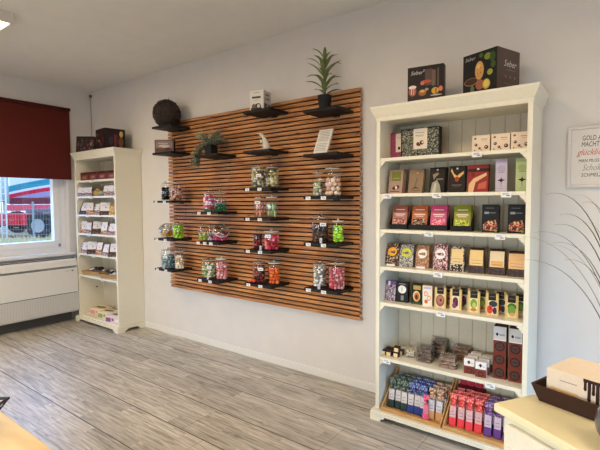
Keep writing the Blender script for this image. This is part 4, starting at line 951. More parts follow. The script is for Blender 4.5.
JARS = [
 (1.862, 1.530, .098, .212, 'glass jar of black sweets with a white band', cc((24, 24, 28), (40, 40, 46), (18, 18, 20)), dict(size=.02, kind='flat', fill=.85)),
 (2.045, 1.530, .120, .215, 'glass jar of pale brown sweets beside the black jar', BR, dict(size=.016, fill=.85)),
 (2.065, 1.135, .118, .180, 'round glass jar of bright green sweets', cc((150, 200, 40), (120, 176, 30), (170, 214, 70)), dict(size=.018, fill=.9)),
 (1.888, .815, .156, .215, 'wide glass jar of blue-grey wrapped sweets', cc((110, 140, 146), (140, 166, 170), (84, 112, 124), (170, 190, 190)), dict(size=.019, fill=.75, card=(.0, .12), kind='flat')),
 (2.075, .815, .104, .220, 'narrow glass jar of cream and brown sweets', cc((226, 206, 176), (190, 156, 126), (236, 226, 206)), dict(size=.015, fill=.85)),
 (2.550, 1.420, .118, .205, 'glass jar of pink and white twisted sweets', cc((206, 60, 80), (236, 200, 206), (196, 90, 130), (240, 226, 226)), dict(size=.016, kind='flat', fill=.95)),
 (2.705, 1.420, .115, .205, 'glass jar half full of dark green sweets', cc((24, 104, 64), (40, 130, 84), (20, 76, 50)), dict(size=.015, fill=.42)),
 (2.455, 1.135, .098, .162, 'small glass jar of yellow-green sweets beside the slanted jar', cc((130, 170, 50), (90, 140, 40), (190, 190, 90), (200, 206, 190)), dict(size=.014, fill=.5)),
 (2.563, 1.135, .078, .160, 'slim glass jar of pale grey sweets between two jars', cc((206, 200, 206), (150, 140, 146), (226, 220, 220), (110, 80, 90)), dict(size=.013, fill=.7)),
 (2.535, .772, .155, .205, 'wide glass jar of pale green and cream sweets with a card', cc((166, 176, 120), (206, 206, 176), (120, 130, 80), (230, 226, 206)), dict(size=.020, kind='flat', fill=.85, card=(.03, .11))),
 (2.715, .772, .118, .225, 'glass jar of pink and white balls', cc((216, 130, 134), (232, 176, 176), (200, 104, 112), (240, 206, 204)), dict(size=.017, fill=.95, lid='cap')),
 (3.195, 1.632, .128, .205, 'wide glass jar of beige and olive sweets, corner side of its pair', cc((176, 166, 120), (130, 120, 80), (206, 196, 160), (100, 96, 70), (214, 206, 190)), dict(size=.018, kind='flat', fill=.98, card=(.02, .11))),
 (3.360, 1.632, .122, .198, 'wide glass jar of beige and olive sweets, counter side of its pair', cc((176, 166, 116), (136, 126, 80), (210, 200, 160), (90, 90, 64)), dict(size=.018, kind='flat', fill=.98)),
 (3.215, 1.375, .106, .198, 'glass jar of salmon pink sticks with a card', cc((206, 130, 110), (222, 160, 140), (180, 96, 84)), dict(size=.017, kind='stick', fill=.62, card=(-.01, .13))),
 (3.350, 1.375, .102, .196, 'glass jar of mint and cream sticks', cc((176, 206, 150), (226, 224, 196), (110, 160, 110), (206, 214, 180)), dict(size=.017, kind='stick', fill=.68, lid='cap')),
 (3.185, 1.095, .088, .178, 'slim glass jar of dark red and brown sweets', cc((110, 30, 40), (150, 60, 60), (80, 40, 46), (60, 30, 30)), dict(size=.013, fill=.85)),
 (3.345, 1.095, .136, .180, 'wide glass jar of bright red sweets with a card', cc((190, 44, 60), (214, 80, 90), (150, 30, 50), (226, 120, 130)), dict(size=.016, fill=.85, card=(-.015, .125), lid='cap')),
 (3.195, .80, .118, .205, 'glass jar of brown and dark red sweets beside the orange jar', cc((110, 56, 44), (80, 36, 34), (160, 100, 76), (130, 50, 50)), dict(size=.015, fill=.85, card=(.03, .12))),
 (3.372, .80, .104, .208, 'glass jar of bright orange sweets', cc((236, 100, 30), (240, 130, 50), (214, 76, 24)), dict(size=.018, fill=.88, lid='cap')),
 (3.835, 1.552, .092, .215, 'slim glass jar of pale green and white sweets', cc((176, 186, 140), (206, 206, 200), (140, 150, 110), (226, 220, 226)), dict(size=.017, fill=.6)),
 (3.978, 1.552, .135, .245, 'large glass jar of pinkish beige biscuits', cc((222, 184, 160), (206, 160, 136), (236, 206, 186)), dict(size=.022, fill=.80)),
 (3.855, 1.190, .142, .225, 'large glass jar of dark brown sweets with a white card', cc((74, 50, 44), (54, 36, 32), (96, 70, 60)), dict(size=.014, fill=.78, card=(.03, .142))),
 (4.022, 1.190, .094, .190, 'glass jar of lime green sweets', cc((150, 214, 30), (120, 190, 30), (176, 226, 60)), dict(size=.019, kind='flat', fill=.92, lid='cap')),
 (3.850, .830, .114, .210, 'glass jar of white and grey sweets', cc((226, 222, 214), (176, 170, 160), (236, 234, 230), (130, 120, 112)), dict(size=.016, kind='flat', fill=.92)),
 (4.010, .830, .132, .238, 'wide glass jar of pink and red sugared sweets', cc((216, 110, 120), (196, 70, 84), (232, 160, 164), (150, 80, 90)), dict(size=.013, fill=.88)),
]
for x, z, dia, h, lb, cols, kw in JARS:
    jar(x, YJ, z, dia, h, lb, cols, lb.split(' jar ')[-1].replace('of ', '', 1) .replace(' with a card', '').replace(' with a white card', '')+' filling their glass jar', **kw)
slanted(1.865, YJ, 1.135, .150, 'slanted round glass jar with yellow-orange sweets', cc((226, 160, 30), (240, 190, 60), (206, 130, 30)), 'yellow-orange sweets in the slanted round jar', R_(20))
slanted(2.705, YJ, 1.135, .165, 'slanted round glass jar with bright pink sweets', cc((206, 50, 110), (226, 90, 140), (180, 40, 90)), 'bright pink sweets in the slanted round jar', R_(60))
k = MB(); random.seed(8)
for i in range(16): k.blob((random.uniform(-.045, .05), random.uniform(-.02, .02), random.uniform(.012, .03)), (.016, .013, .010), random.choice(cc((236, 120, 50), (226, 90, 60), (200, 70, 50))), Matrix.Rotation(random.uniform(0, 3), 4, 'Z'))
o = tag(k.build('sweets_pile', smooth=True), 'small heap of orange sweets on the shelf before the brown jar', 'sweets', kind='stuff'); o.location = (3.20, -.272, .80)
# white band on black jar / green pile in front of dark green jar
k = MB(); random.seed(9)
for i in range(14): k.blob((random.uniform(-.06, .05), random.uniform(-.015, .015), random.uniform(.01, .022)), (.015, .012, .010), random.choice(cc((30, 100, 60), (24, 80, 50))))
o = tag(k.build('sweets_pile', smooth=True), 'small heap of dark green sweets before the green jar', 'sweets', kind='stuff'); o.location = (2.64, -.275, 1.42)

TG = [(cA, 1.530, 'jars of black and pale brown sweets'), (cA, 1.135, 'yellow and bright green jars'), (cA, .815, 'blue-grey and cream jars'), (cB, 1.420, 'pink-white and dark green jars'), (cB, .772, 'pale green and pink ball jars'),
      (cC, 1.632, 'beige and olive jars'), (cC, 1.375, 'salmon and mint stick jars'), (cC, 1.095, 'dark red and bright red jars'), (cC, .80, 'brown and orange jars'), (cD, 1.552, 'pinkish biscuit jar'), (cD, 1.190, 'dark brown and lime jars'), (cD, .830, 'white and pink jars')]
for x, z, w in TG:
    for q, dx in enumerate((-.108, .035)):
        price_tag((x+dx, -.3002, z-.014), 'white price tag below the %s, %s' % (w, ('corner-side one', 'counter-side one')[q]), s=.80)
for q, dx in enumerate((-.125, -.03, .055)): price_tag((cB+dx, -.3002, 1.135-.014), 'white price tag below the slanted pink jar, %s of three' % ('first', 'middle', 'last')[q], s=.80)
for x, z, lb in ((3.905, .83, 'small upright card holder between the white and pink jars'), (2.62, .772, 'small upright card holder between the pale green and pink ball jars'), (3.3, 1.095, 'small upright card holder before the bright red jar'), (3.925, 1.19, 'small clear card holder before the dark brown jar'), (1.935, .815, 'small upright card holder before the blue-grey jar')):
    t = thing('card_holder', lb, 'card holder', (x, -.285, z), 0, 'small card holders on the black shelves')
    k = MB(); k.box(-.011, .011, -.004, .008, 0, .004, c(160, 160, 160)); k.box(-.011, .011, 0, .002, .004, .04, c(196, 196, 200)); k.build('holder', t)
    k = MB(); k.rect(-.008, .008, .022, .025, INK, -.0006); k.rect(-.008, .005, .015, .017, INK, -.0006); k.build('printed_lines', t, recalc=False)

# ------------------------------------------------------------------ decoration on the black shelves
# wicker ball
t = thing('wicker_ball', 'dark brown wicker ball on the topmost black shelf near the corner', 'wicker ball', (1.905, -.185, 2.303))
WK = mat('dark_wicker', srgb(58, 46, 40), .8, bump=.6, ns=90)
k = MB(); Rb = .140; random.seed(21)
k.lathe([(Rb*.94*math.sin(math.pi*i/12), Rb*.94-Rb*.94*math.cos(math.pi*i/12)+Rb*.06) for i in range(13)], S('ball_core', 34, 26, 22, .9), 20); k.build('core', t, smooth=True)
k = MB()
for s in range(95):
    ax = Vector((random.gauss(0, 1), random.gauss(0, 1), random.gauss(0, 1))).normalized(); u = ax.orthogonal().normalized(); v = ax.cross(u); lat = random.uniform(-.85, .85)*Rb; rr2 = math.sqrt(Rb*Rb*.95-lat*lat)*random.uniform(.95, 1.05)
    pts = [ax*lat+(u*math.cos(a)+v*math.sin(a))*rr2*random.uniform(.965, 1.035)+Vector((0, 0, Rb)) for a in [2*math.pi*i/26 for i in range(27)]]
    k.tube(pts, .0062, WK, 5)
k.build('woven_canes', t, smooth=True); k = MB(); k.tube([(.03, 0, Rb*1.95), (.034, 0, Rb*2.18)], .003, WK, 5); k.build('loose_twig', t)
# picture box
def hazel(k, w, h): layered(k, [('r', -w/2, w/2, 0, h, c(104, 84, 78)), ('r', -w*.44, w*.44, h*.1, h*.9, c(136, 116, 108)), ('r', -w*.44, w*.44, h*.1, h*.36, c(92, 66, 58)), ('e', 0, h*.5, w*.3, h*.12, c(190, 176, 168)), ('e', -w*.2, h*.34, w*.12, h*.1, c(116, 70, 56)), ('e', w*.18, h*.3, w*.14, h*.1, c(76, 50, 44)), ('r', -w*.3, w*.2, h*.7, h*.74, c(200, 190, 184))])
pack('picture_box', 'small grey-brown box with a picture front on the second black shelf', 'picture box', 1.915, 2.032, .20, .06, .135, c(70, 56, 52), hazel, y=-.235, rz=R_(34))
# white carton
def ill(k, w, h): layered(k, [('r', -w/2, w/2, 0, h, c(222, 216, 208)), ('r', -w*.32, w*.30, h*.60, h*.70, c(70, 64, 62)), ('r', -w*.22, w*.2, h*.86, h*.89, c(140, 134, 128)), ('r', -w*.2, w*.15, h*.5, h*.52, c(150, 144, 140)), ('e', -w*.2, h*.2, w*.14, h*.14, c(110, 96, 90)), ('e', w*.12, h*.2, w*.2, h*.16, c(90, 78, 72)), ('r', -w*.4, w*.36, h*.03, h*.14, c(70, 60, 56)), ('e', -w*.02, h*.27, w*.06, h*.07, c(60, 52, 50)), ('e', w*.14, h*.22, w*.1, h*.09, c(214, 206, 196))])
def ill2(k, w, h): layered(k, [('r', -w/2, w/2, 0, h, c(196, 190, 182)), ('e', 0, h*.8, w*.25, h*.05, c(110, 102, 96)), ('r', -w*.3, w*.3, h*.55, h*.6, c(120, 112, 106)), ('e', w*.1, h*.62, w*.2, h*.05, c(140, 130, 124)), ('r', -w*.4, w*.4, h*.03, h*.36, c(84, 72, 66)), ('e', 0, h*.25, w*.15, h*.1, c(170, 160, 150))])
pack('illustrated_carton', 'white carton with dark line drawings on a high black shelf', 'carton', 3.245, 2.293, .135, .135, .172, c(214, 208, 200), ill, ill2, y=-.255, rz=R_(14))
# bird figurine
t = thing('bird_figurine', 'small white curved bird figurine on a black shelf', 'figurine', (3.275, -.21, 1.952), R_(18))
IV = S('ivory_ceramic', 214, 204, 184, .45)
k = MB(); k.tube([(.03, 0, .002), (.032, 0, .03), (.026, 0, .06), (.012, 0, .10), (.0, 0, .125), (-.016, 0, .142), (-.032, 0, .146)], [.030, .034, .028, .019, .013, .014, .009], IV, 12); k.build('body', t, smooth=True)
k = MB(); k.tube([(-.03, 0, .147), (-.05, 0, .151), (-.062, 0, .150)], [.007, .004, .001], IV, 8); k.build('beak', t, smooth=True)
k = MB(); k.poly([(0, -.014, .09), (-.022, -.016, .085), (-.006, -.02, .07)], IV)
for i, z in enumerate((.02, .045, .07, .09)): k.tube([(-.006-.0*i+(.09-z)*.05, -.012, z), (-.028+(.09-z)*.12, -.010, z+.004)], [.006, .003], IV, 6)
k.build('feathers', t)
# text board
t = thing('text_board', 'white board with small lines of text leaning on a black shelf', 'text board', (3.90, -.262, 1.882), R_(2), None, R_(-27))
MB().box(-.062, .062, 0, .016, 0, .222, c(222, 216, 208)).build('board', t, bevel=.002)
k = MB(); random.seed(4)
for i in range(13):
    z = .2-i*.0145
    if i == 7: continue
    x = -.046
    while x < .040:
        w = random.uniform(.006, .016); k.rect(x, min(x+w, .048), z, z+.0045, c(120, 116, 112), -.0008); x += w+.004
k.build('text_lines', t, recalc=False)
# plants
LEAF = mat('leaf_green', srgb(112, 126, 78), .5, ns=30, var=.3); LEAF2 = mat('leaf_grey_green', srgb(168, 176, 150), .6, ns=40, var=.3); STEM = S('stem_brown', 92, 84, 60, .7)
def leaf(k, base, dirv, L_, W_, m, droop=.6, n=7):
    d = Vector(dirv).normalized(); up = Vector((0, 0, 1)); side = d.cross(up)
    side = side.normalized() if side.length > 1e-3 else Vector((1, 0, 0))
    vs = []; p = Vector(base)
    for i in range(n+1):
        t_ = i/n; w = W_*math.sin(math.pi*min(1, .12+.88*t_))**.8*(1-t_*.15) if i < n else .0005
        nrm = side.cross(d).normalized()
        vs += [p-side*w+nrm*w*.35, p.copy(), p+side*w+nrm*w*.35]
        p = p+d*L_/n; d = (d+Vector((0, 0, -droop/n*(.4+1.4*t_)))).normalized()
    fs = []
    for i in range(n): a = 3*i; fs += [(a, a+1, a+4, a+3), (a+1, a+2, a+5, a+4)]
    k.add(vs, fs, m)
def pot(k, rb, rt, h, m): k.lathe([(0, .001), (rb, .001), (rt, h), (rt*.93, h), (rt*.9, h*.88), (0, h*.88)], m, 24)
t = thing('potted_plant', 'potted plant with long pointed green leaves, in a black pot on the panel', 'potted plant', (3.90, -.19, 2.218))
k = MB(); pot(k, .042, .055, .115, BLACK); k.build('pot', t, smooth=False)
k = MB(); random.seed(31); k.tube([(0, 0, .09), (.004, 0, .25), (0, 0, .42)], [.008, .006, .003], STEM)
k.build('stem', t)
k = MB()
for i in range(26):
    z = .11+.29*(i/26); a = i*2.4+.4; low = 1-i/26
    d = Vector((math.cos(a), math.sin(a), .75+.8*(i/26)+random.uniform(-.1, .2)))
    leaf(k, (0, 0, z), d, random.uniform(.15, .2) if i < 20 else .14, .016+.004*low, LEAF, random.uniform(.9, 1.6))
k.build('leaves', t, smooth=True, recalc=False)
t = thing('trailing_plant', 'bushy grey-green trailing plant in a black pot on a shelf', 'potted plant', (2.60, -.20, 1.962))
k = MB(); k.box(-.045, .045, -.045, .045, 0, .095, BLACK); k.build('pot', t, bevel=.006)
k = MB(); ks = MB(); random.seed(41)
for s in range(64):
    a = random.uniform(0, 6.28)
    lean = random.uniform(.4, 1.7)
    d = Vector((math.cos(a)*lean, math.sin(a)*lean*.9, 1)); trail = (s % 3 == 0)
    if trail: d = Vector((-1.0+random.uniform(-.2, .3), -.25+random.uniform(-.3, .2), .45))
    d.normalize(); p = Vector((random.uniform(-.02, .02), random.uniform(-.02, .02), .09)); pts = [p.copy()]
    n = 13 if trail else 7
    for i in range(n):
        p = p+d*.024; d = (d+Vector((0, 0, -(.27 if trail else .12)))).normalized()
        if p.y > .13: p.y = .13
        pts.append(p.copy())
        for q in range(3): leaf(k, p, (math.cos(a+q*1.6+i)*1, math.sin(a+q*1.6+i), random.uniform(-.2, .7)), random.uniform(.026, .042), .0058, LEAF2, .5, 3)
    ks.tube(pts, .0014, STEM, 4)
ks.build('stems', t); k.build('leaves', t, recalc=False)

# ------------------------------------------------------------------ framed sign
t = thing('framed_sign', 'white framed sign with a German saying in black, coral and sage lettering', 'sign', (5.715, -.004, 1.585))
SF = S('sign_frame_white', 214, 206, 202, .5); k = MB(); w2, hh = .205, .355
k.box(-w2, w2, -.022, 0, 0, .018, SF); k.box(-w2, w2, -.022, 0, hh-.018, hh, SF); k.box(-w2, -w2+.018, -.022, 0, .018, hh-.018, SF); k.box(w2-.018, w2, -.022, 0, .018, hh-.018, SF); k.build('frame', t, bevel=.002)
MB().box(-w2+.018, w2-.018, -.010, -.001, .018, hh-.018, S('sign_paper', 222, 216, 210, .7)).build('paper', t)
SIGN = (('GOLD ALLEIN', .272, .040, INKD, .1, .62, -.135), ('MACHT NICHT', .236, .040, INKD, .1, .62, -.138), ('glücklich', .188, .050, S('coral_ink', 206, 96, 84, .7), .4, .78, -.158),
        ('MAN MUSS ES', .146, .026, INKD, .1, .78, -.150), ('Schokolade', .098, .050, S('sage_ink', 136, 152, 140, .7), .4, .72, -.132), ('SCHMELZEN', .062, .030, INKD, .1, .78, -.135))
for tx, z, sz, m, sh, sx, x in SIGN: text('lettering', tx, sz, m, t, x, -.0108, z, shear=sh, align='LEFT', sx=sx)

# ------------------------------------------------------------------ cable on the wall corner
t = thing('hanging_cable', 'thin white cable hanging from a hook near the ceiling corner', 'cable', (0, 0, 0))
CAB = S('cable_grey', 150, 142, 136, .6)
k = MB(); k.tube([(.022, -.012, 2.93), (.02, -.010, 2.7), (.022, -.010, 2.4), (.02, -.010, 2.0), (.02, -.010, .08)], .0035, CAB, 6); k.build('wire', t)
k = MB(); k.box(.008, .040, -.026, -.001, 2.925, 2.955, S('hook_dark', 84, 76, 70, .5)); k.build('hook', t, bevel=.003)

# ------------------------------------------------------------------ air conditioner
ACW = mat('ac_white', (.74, .73, .70), .38); ACD = S('ac_shadow_gap', 60, 60, 64, .6)
t = thing('floor_air_conditioner', 'white floor-standing air conditioner under the window', 'air conditioner', (.01, -.80, .13))
AX, AY0, AY1 = .205, -.47, .455
k = MB()  # body profile in x,z, extruded along y
X = Matrix(((1, 0, 0, 0), (0, 1, 0, 0), (0, 0, 1, 0), (0, 0, 0, 1)))
k.prism([(0, 0), (AX-.02, 0), (AX, .02), (AX, .60), (AX-.02, .655), (AX-.05, .682), (0, .684)], AY0, AY1, ACW); k.build('body', t, bevel=.004)
k = MB(); k.box(AX-.001, AX+.010, AY0+.025, AY1-.01, .255, .560, ACW); k.build('front_panel', t, bevel=.003)
k = MB(); k.box(AX-.008, AX+.002, AY0+.02, AY1-.02, .566, .572, ACD); k.box(AX-.008, AX+.002, AY0+.02, AY1-.02, .246, .251, ACD); k.box(AX-.008, AX+.004, AY0+.015, AY0+.02, .02, .6, ACD); k.build('shadow_joints', t)
k = MB(); X = Matrix.Translation((AX-.008, 0, .622)) @ Matrix.Rotation(R_(-18), 4, 'Y'); k.box(-.002, .008, AY0+.03, AY1-.02, -.034, .034, ACW, X); k.build('outlet_flap', t, bevel=.002)
k = MB(); k.box(AX-.055, AX-.045, AY0+.03, AY1-.02, .678, .688, ACD); k.box(AX-.012, AX+.006, AY0+.025, AY1-.015, .578, .584, ACD); k.build('outlet_slot', t)
k = MB()
for i in range(26):
    z = .022+i*.0085; k.box(AX-.001, AX+.004, AY0+.035, AY1-.02, z, z+.005, mat('ac_grille', (.68, .66, .62), .5))
for i in range(31):
    y = AY0+.035+i*(AY1-AY0-.055)/30; k.box(AX+.001, AX+.006, y-.0015, y+.0015, .022, .24, mat('ac_grille', (.68, .66, .62), .5))
k.build('grille', t)
k = MB(); k.ell(0, .50, .011, .008, INKD); 
for i, v in enumerate(k.v): k.v[i] = Vector((AX+.0112, AY1-.075-v.x, v.z+.03))
k.box(AX+.0105, AX+.0115, AY1-.16, AY1-.10, .528, .532, S('grey_mark', 150, 150, 150)); k.build('brand_mark', t, recalc=False)
k = MB(); k.box(.01, AX-.13, AY0+.03, AY1-.03, -.129, 0, S('ac_base', 80, 76, 72, .7)); k.build('base', t)

# ------------------------------------------------------------------ counter, worktop and the things on it
a = R_(-32.5); ux = Vector((math.cos(a), math.sin(a), 0)); uy = Vector((-math.sin(a), math.cos(a), 0))
P0 = Vector((5.483, -1.663, 0))
t = thing('counter_cabinet', 'cream panelled shop counter cabinet beside the tall bookcase', 'counter', P0, a)
k = MB(); k.box(.022, 1.28, .02, .56, .06, .872, CREAM); k.build('body', t, bevel=.002)
MB().box(.04, 1.26, .04, .54, 0, .06, mat('plinth_cream', (.6, .56, .48), .6)).build('plinth', t)
for i in range(3):
    x0 = .05+i*.41; d = MB()
    for q in ((x0, x0+.39, .09, .155), (x0, x0+.39, .79, .855), (x0, x0+.055, .155, .79), (x0+.335, x0+.39, .155, .79)): d.box(q[0], q[1], .003, .0195, q[2], q[3], CREAM)
    d.box(x0+.055, x0+.335, .011, .0195, .155, .79, CREAM); dd = d.build('door_panel', t, bevel=.002)
WT = mat('beige_worktop', srgb(232, 222, 182), .38, var=.03)
o = tag(MB().box(0, 1.30, 0, .57, -.025, 0, WT).build('worktop', bevel=.004), 'beige worktop with squared edge on the cream counter', 'worktop'); o.location = P0+Vector((0, 0, .898)); o.rotation_euler = (0, 0, a)
zc = .8985
a2 = R_(-19.5)
DB = S('dark_brown_felt', 62, 42, 36, .6)
t = thing('brown_basket', 'dark brown tapered basket tray on the counter', 'basket', (5.591, -1.568, zc), a2)
k = MB(); A, B_, o_, h, th = .31, .17, .017, .054, .004
k.box(0, A, 0, B_, 0, .004, DB)
ins = [(0, 0), (A, 0), (A, B_), (0, B_)]; out = [(-o_, -o_), (A+o_, -o_), (A+o_, B_+o_), (-o_, B_+o_)]
cen = Vector((A/2, B_/2))
for i in range(4):
    p, q = Vector(ins[i]), Vector(ins[(i+1) % 4]); P, Q = Vector(out[i]), Vector(out[(i+1) % 4])
    f = lambda v: cen+(v-cen)*(1-th*2/B_)
    k.hexa([(*p, .0), (*q, .0), (*f(q), .0), (*f(p), .0), (*P, h), (*Q, h), (*f(Q), h), (*f(P), h)], DB)
k.build('basket_body', t, bevel=.001)
CRB = c(232, 214, 188)
def choc(k, w, h):
    L_ = [('r', -w/2, w/2, 0, h, c(226, 210, 190)), ('r', -w*.46, -w*.17, h*.34, h*.50, c(226, 190, 140)), ('r', -w*.36, -w*.18, h*.72, h*.75, c(170, 150, 140)), ('r', -w*.12, w*.5, h*.90, h*.99, c(60, 36, 30))]
    for i, (x, l, ww) in enumerate(((-.10, .2, .010), (-.06, .46, .012), (-.02, .26, .010), (.02, .62, .012), (.06, .36, .012), (.10, .52, .013), (.15, .3, .012), (.20, .6, .013), (.26, .35, .013), (.33, .5, .014), (.41, .3, .013))):
        L_ += [('r', (x-ww*1.35)*w, (x+ww*1.35)*w, h*(.92-l), h*.92, c(60, 36, 30)), ('e', x*w, h*(.92-l), ww*w*1.6, h*.06, c(60, 36, 30))]
    L_ += [('r', -w*.4, w*.1, h*.12, h*.17, c(200, 170, 140)), ('r', w*.15, w*.4, h*.08, h*.13, c(190, 160, 130))]
    layered(k, L_)
ub = Vector((math.cos(a2), math.sin(a2), 0)); vb = Vector((-math.sin(a2), math.cos(a2), 0))
bp = Vector((5.591, -1.568, 0))+ub*.150+vb*.006
pack('confectionery_box', 'cream cardboard box with dripping chocolate print, in the brown basket', 'chocolate box', bp.x, zc+.0045, .262, .158, .105, CRB, choc, y=bp.y, rz=a2, bevel=.002)
# glazed vase with ornamental grass
t = thing('grey_vase', 'glossy grey round vase at the edge of the counter', 'vase', (5.806, -1.745, zc))
k = MB(); k.lathe([(0, .0005), (.032, .0005), (.05, .012), (.066, .04), (.069, .062), (.062, .09), (.044, .112), (.030, .122), (.030, .138), (.036, .146), (.032, .146), (.026, .136), (.026, .12), (0, .118)], mat('grey_glaze', srgb(110, 112, 116), .16, .35), 32); k.build('vase_body', t, smooth=True)
t = thing('ornamental_grass', 'tall arching ornamental grass blades in the grey vase', 'grass bouquet', (5.806, -1.745, zc+.12))
GR = mat('dry_grass_green', srgb(74, 78, 48), .55, ns=20, var=.35); GR2 = mat('pale_grass', srgb(150, 138, 104), .6, ns=20, var=.3)
k = MB(); k2 = MB(); random.seed(77)
tips = [((5.60, -1.60, 1.525), .0022, 0), ((5.63, -1.55, 1.465), .0020, 0), ((5.62, -1.58, 1.436), .0020, 0), ((5.50, -1.55, 1.395), .0013, 1), ((5.575, -1.62, 1.415), .0015, 0), ((5.53, -1.56, 1.325), .0015, 0), ((5.62, -1.60, 1.385), .0017, 0), ((5.69, -1.60, 1.50), .0017, 0), ((5.68, -1.5, 1.44), .0014, 1), ((5.65, -1.62, 1.34), .0015, 0), ((5.59, -1.5, 1.37), .0011, 1), ((5.66, -1.5, 1.52), .0011, 1)]
for i in range(26): tips.append(((5.806+random.uniform(-.02, .30), -1.745+random.uniform(-.25, .2), 1.3+random.uniform(0, .3)), random.uniform(.0012, .002), i % 3 == 0))
for tp, w, pale in tips:
    tp = Vector(tp)-Vector(t.location); b0 = Vector((random.uniform(-.012, .012), random.uniform(-.012, .012), -.11))
    hi = tp.z+.06+random.uniform(0, .03)
    c1 = Vector((tp.x*.06, tp.y*.06, tp.z*.60)); c2 = Vector((tp.x*.42, tp.y*.42, tp.z+.035)); pts = []; n = 18
    for j in range(n+1):
        s = j/n; pts.append(b0*(1-s)**3+c1*3*s*(1-s)**2+c2*3*s*s*(1-s)+tp*s**3)
    (k2 if pale else k).tube(pts, [w*1.7*(1.0-.85*(j/n)**1.3) for j in range(n+1)], GR2 if pale else GR, 5, .5)
k.build('green_blades', t, smooth=True); k2.build('pale_blades', t, smooth=True)

# ------------------------------------------------------------------ pine table with wire basket
TX0, TX1, TY0, TY1 = 2.9, 4.75, -3.35, -2.457
t = thing('pine_table', 'light pine table with small knots, carrying the black wire basket', 'table', ((TX0+TX1)/2, (TY0+TY1)/2, 0)); hx, hy = (TX1-TX0)/2, (TY1-TY0)/2
MB().box(-hx, hx, -hy, hy, .718, .75, M_PINE).build('tabletop', t, bevel=.003)
for sx in (-1, 1):
    for sy in (-1, 1): MB().box(sx*(hx-.09)-.035, sx*(hx-.09)+.035, sy*(hy-.09)-.035, sy*(hy-.09)+.035, 0, .7175, M_PINE).build('leg', t, bevel=.004)
MB().box(-hx+.09, hx-.09, -hy+.08, -hy+.1, .64, .7175, M_PINE).build('apron', t); MB().box(-hx+.09, hx-.09, hy-.1, hy-.08, .64, .7175, M_PINE).build('apron', t)
t = thing('wire_basket', 'black metal wire basket standing on the pine table', 'basket', (4.055, -2.668, .7505), R_(37))
k = MB(); a_, b_3, A_, B3, h = .10, .10, .155, .13, .085
def rect_ring(x, y, z, r): k.tube([(-x, -y, z), (x, -y, z), (x, y, z), (-x, y, z), (-x, -y, z)], r, BLACKM, 6)
rect_ring(a_, b_3, .004, .004); rect_ring(a_+(A_-a_)*.33, b_3+(B3-b_3)*.33, .03, .003); rect_ring(a_+(A_-a_)*.66, b_3+(B3-b_3)*.66, .058, .003); rect_ring(A_, B3, h, .0055)
k.build('rings', t); k = MB()
for i in range(9):
    s = -1+2*i/8
    for e in (-1, 1): k.tube([(s*a_, e*b_3, .004), (s*A_, e*B3, h)], .0028, BLACKM, 5); k.tube([(e*a_, s*b_3, .004), (e*A_, s*B3, h)], .0028, BLACKM, 5)
    k.tube([(s*a_, -b_3, .004), (s*a_, b_3, .004)], .0025, BLACKM, 5)
k.build('uprights', t)

# ------------------------------------------------------------------ outside the window
GRS, nt, b_, N, L = nodes('dry_meadow')
tc = N('ShaderNodeTexCoord'); n1 = N('ShaderNodeTexNoise'); n1.inputs['Scale'].default_value = 3; n1.inputs['Detail'].default_value = 8; L(tc.outputs['Object'], n1.inputs[0])
r = N('ShaderNodeValToRGB'); ramp(r, [(.3, srgb(150, 150, 110)), (.55, srgb(206, 196, 160)), (.8, srgb(226, 220, 196))]); L(n1.outputs[0], r.inputs[0]); L(r.outputs[0], b_.inputs['Base Color']); b_.inputs['Roughness'].default_value = .9
structure(MB().box(-90, -.4, -40, 70, -.35, -.15, GRS).build('ground_outside'))
random.seed(15); k = MB(); SG = S('straw_grass', 206, 196, 150, .8); SG2 = S('pale_straw', 230, 222, 196, .8)
for i in range(4200):
    Z = random.uniform(13.5, 18.3); u = random.uniform(-5, 2.5)*Z/21.6
    # spread over the meadow seen through the window
    x = 5.78-.6*Z-.8*(12.6*Z/21.6)+u*.8; y = -3.03+.8*Z-.6*(12.6*Z/21.6)+u*.6
    h = random.uniform(.12, .42); w = .018; dx, dy = random.uniform(-.1, .1), random.uniform(-.1, .1)
    k.poly([(x-w, y-w*.7, -.15), (x+w, y+w*.7, -.15), (x+dx, y+dy, -.15+h)], random.choice((SG, SG2)))
tag(k.build('tall_dry_grass', recalc=False), 'tall dry straw-coloured grass outside the window', 'grass', kind='stuff')
def basis(ox, oy, ang):
    return Matrix.Translation((ox, oy, -.15)) @ Matrix.Rotation(ang, 4, 'Z')
# the line of sight through the window runs along (-.92,.39): things stand across it
AN = R_(36.8)
RD = S('truck_red', 222, 30, 60, .4); WT2 = S('truck_white', 226, 232, 240, .4); CY = S('tarp_cyan', 40, 150, 180, .5); TY = S('tyre_black', 50, 52, 58, .8)
def wheel(par, x, y, r, w=.3):
    k = MB(); X = Matrix.Translation((x, y, r)) @ Matrix.Rotation(R_(90), 4, 'X')
    k.lathe([(r*.55, -w/2), (r*.95, -w/2), (r, -w*.35), (r, w*.35), (r*.95, w/2), (r*.55, w/2)], TY, 28, X); o = k.build('wheel', par, smooth=True)
    k = MB(); k.lathe([(0, -w*.3), (r*.55, -w*.45), (r*.55, w*.45), (0, w*.3)], S('rim_grey', 176, 180, 190, .4), 24, X); k.build('rim', o)
def spot(u, Z):      # ground point Z metres ahead of the doorway line of sight, u metres along AN from its middle
    X = -.587*Z+u*Z/21.6
    return (5.78-.599*Z+.801*X, -3.03+.801*Z+.599*X, -.15)
t = thing('farm_trailer', 'red flatbed farm trailer with big wheel parked outside', 'trailer', spot(0, 21.6), AN)
MB().box(-6.2, -.35, -1.1, 1.1, .62, 1.16, RD).build('bed', t, bevel=.02)
k = MB(); k.box(-6.2, 2.6, -.25, .25, .50, .60, TY); k.build('chassis', t)
k = MB()
for i in range(12): k.box(-6.2+i*.5, -6.14+i*.5, -1.13, -1.1, .62, 1.16, S('truck_rib', 196, 40, 66, .5))
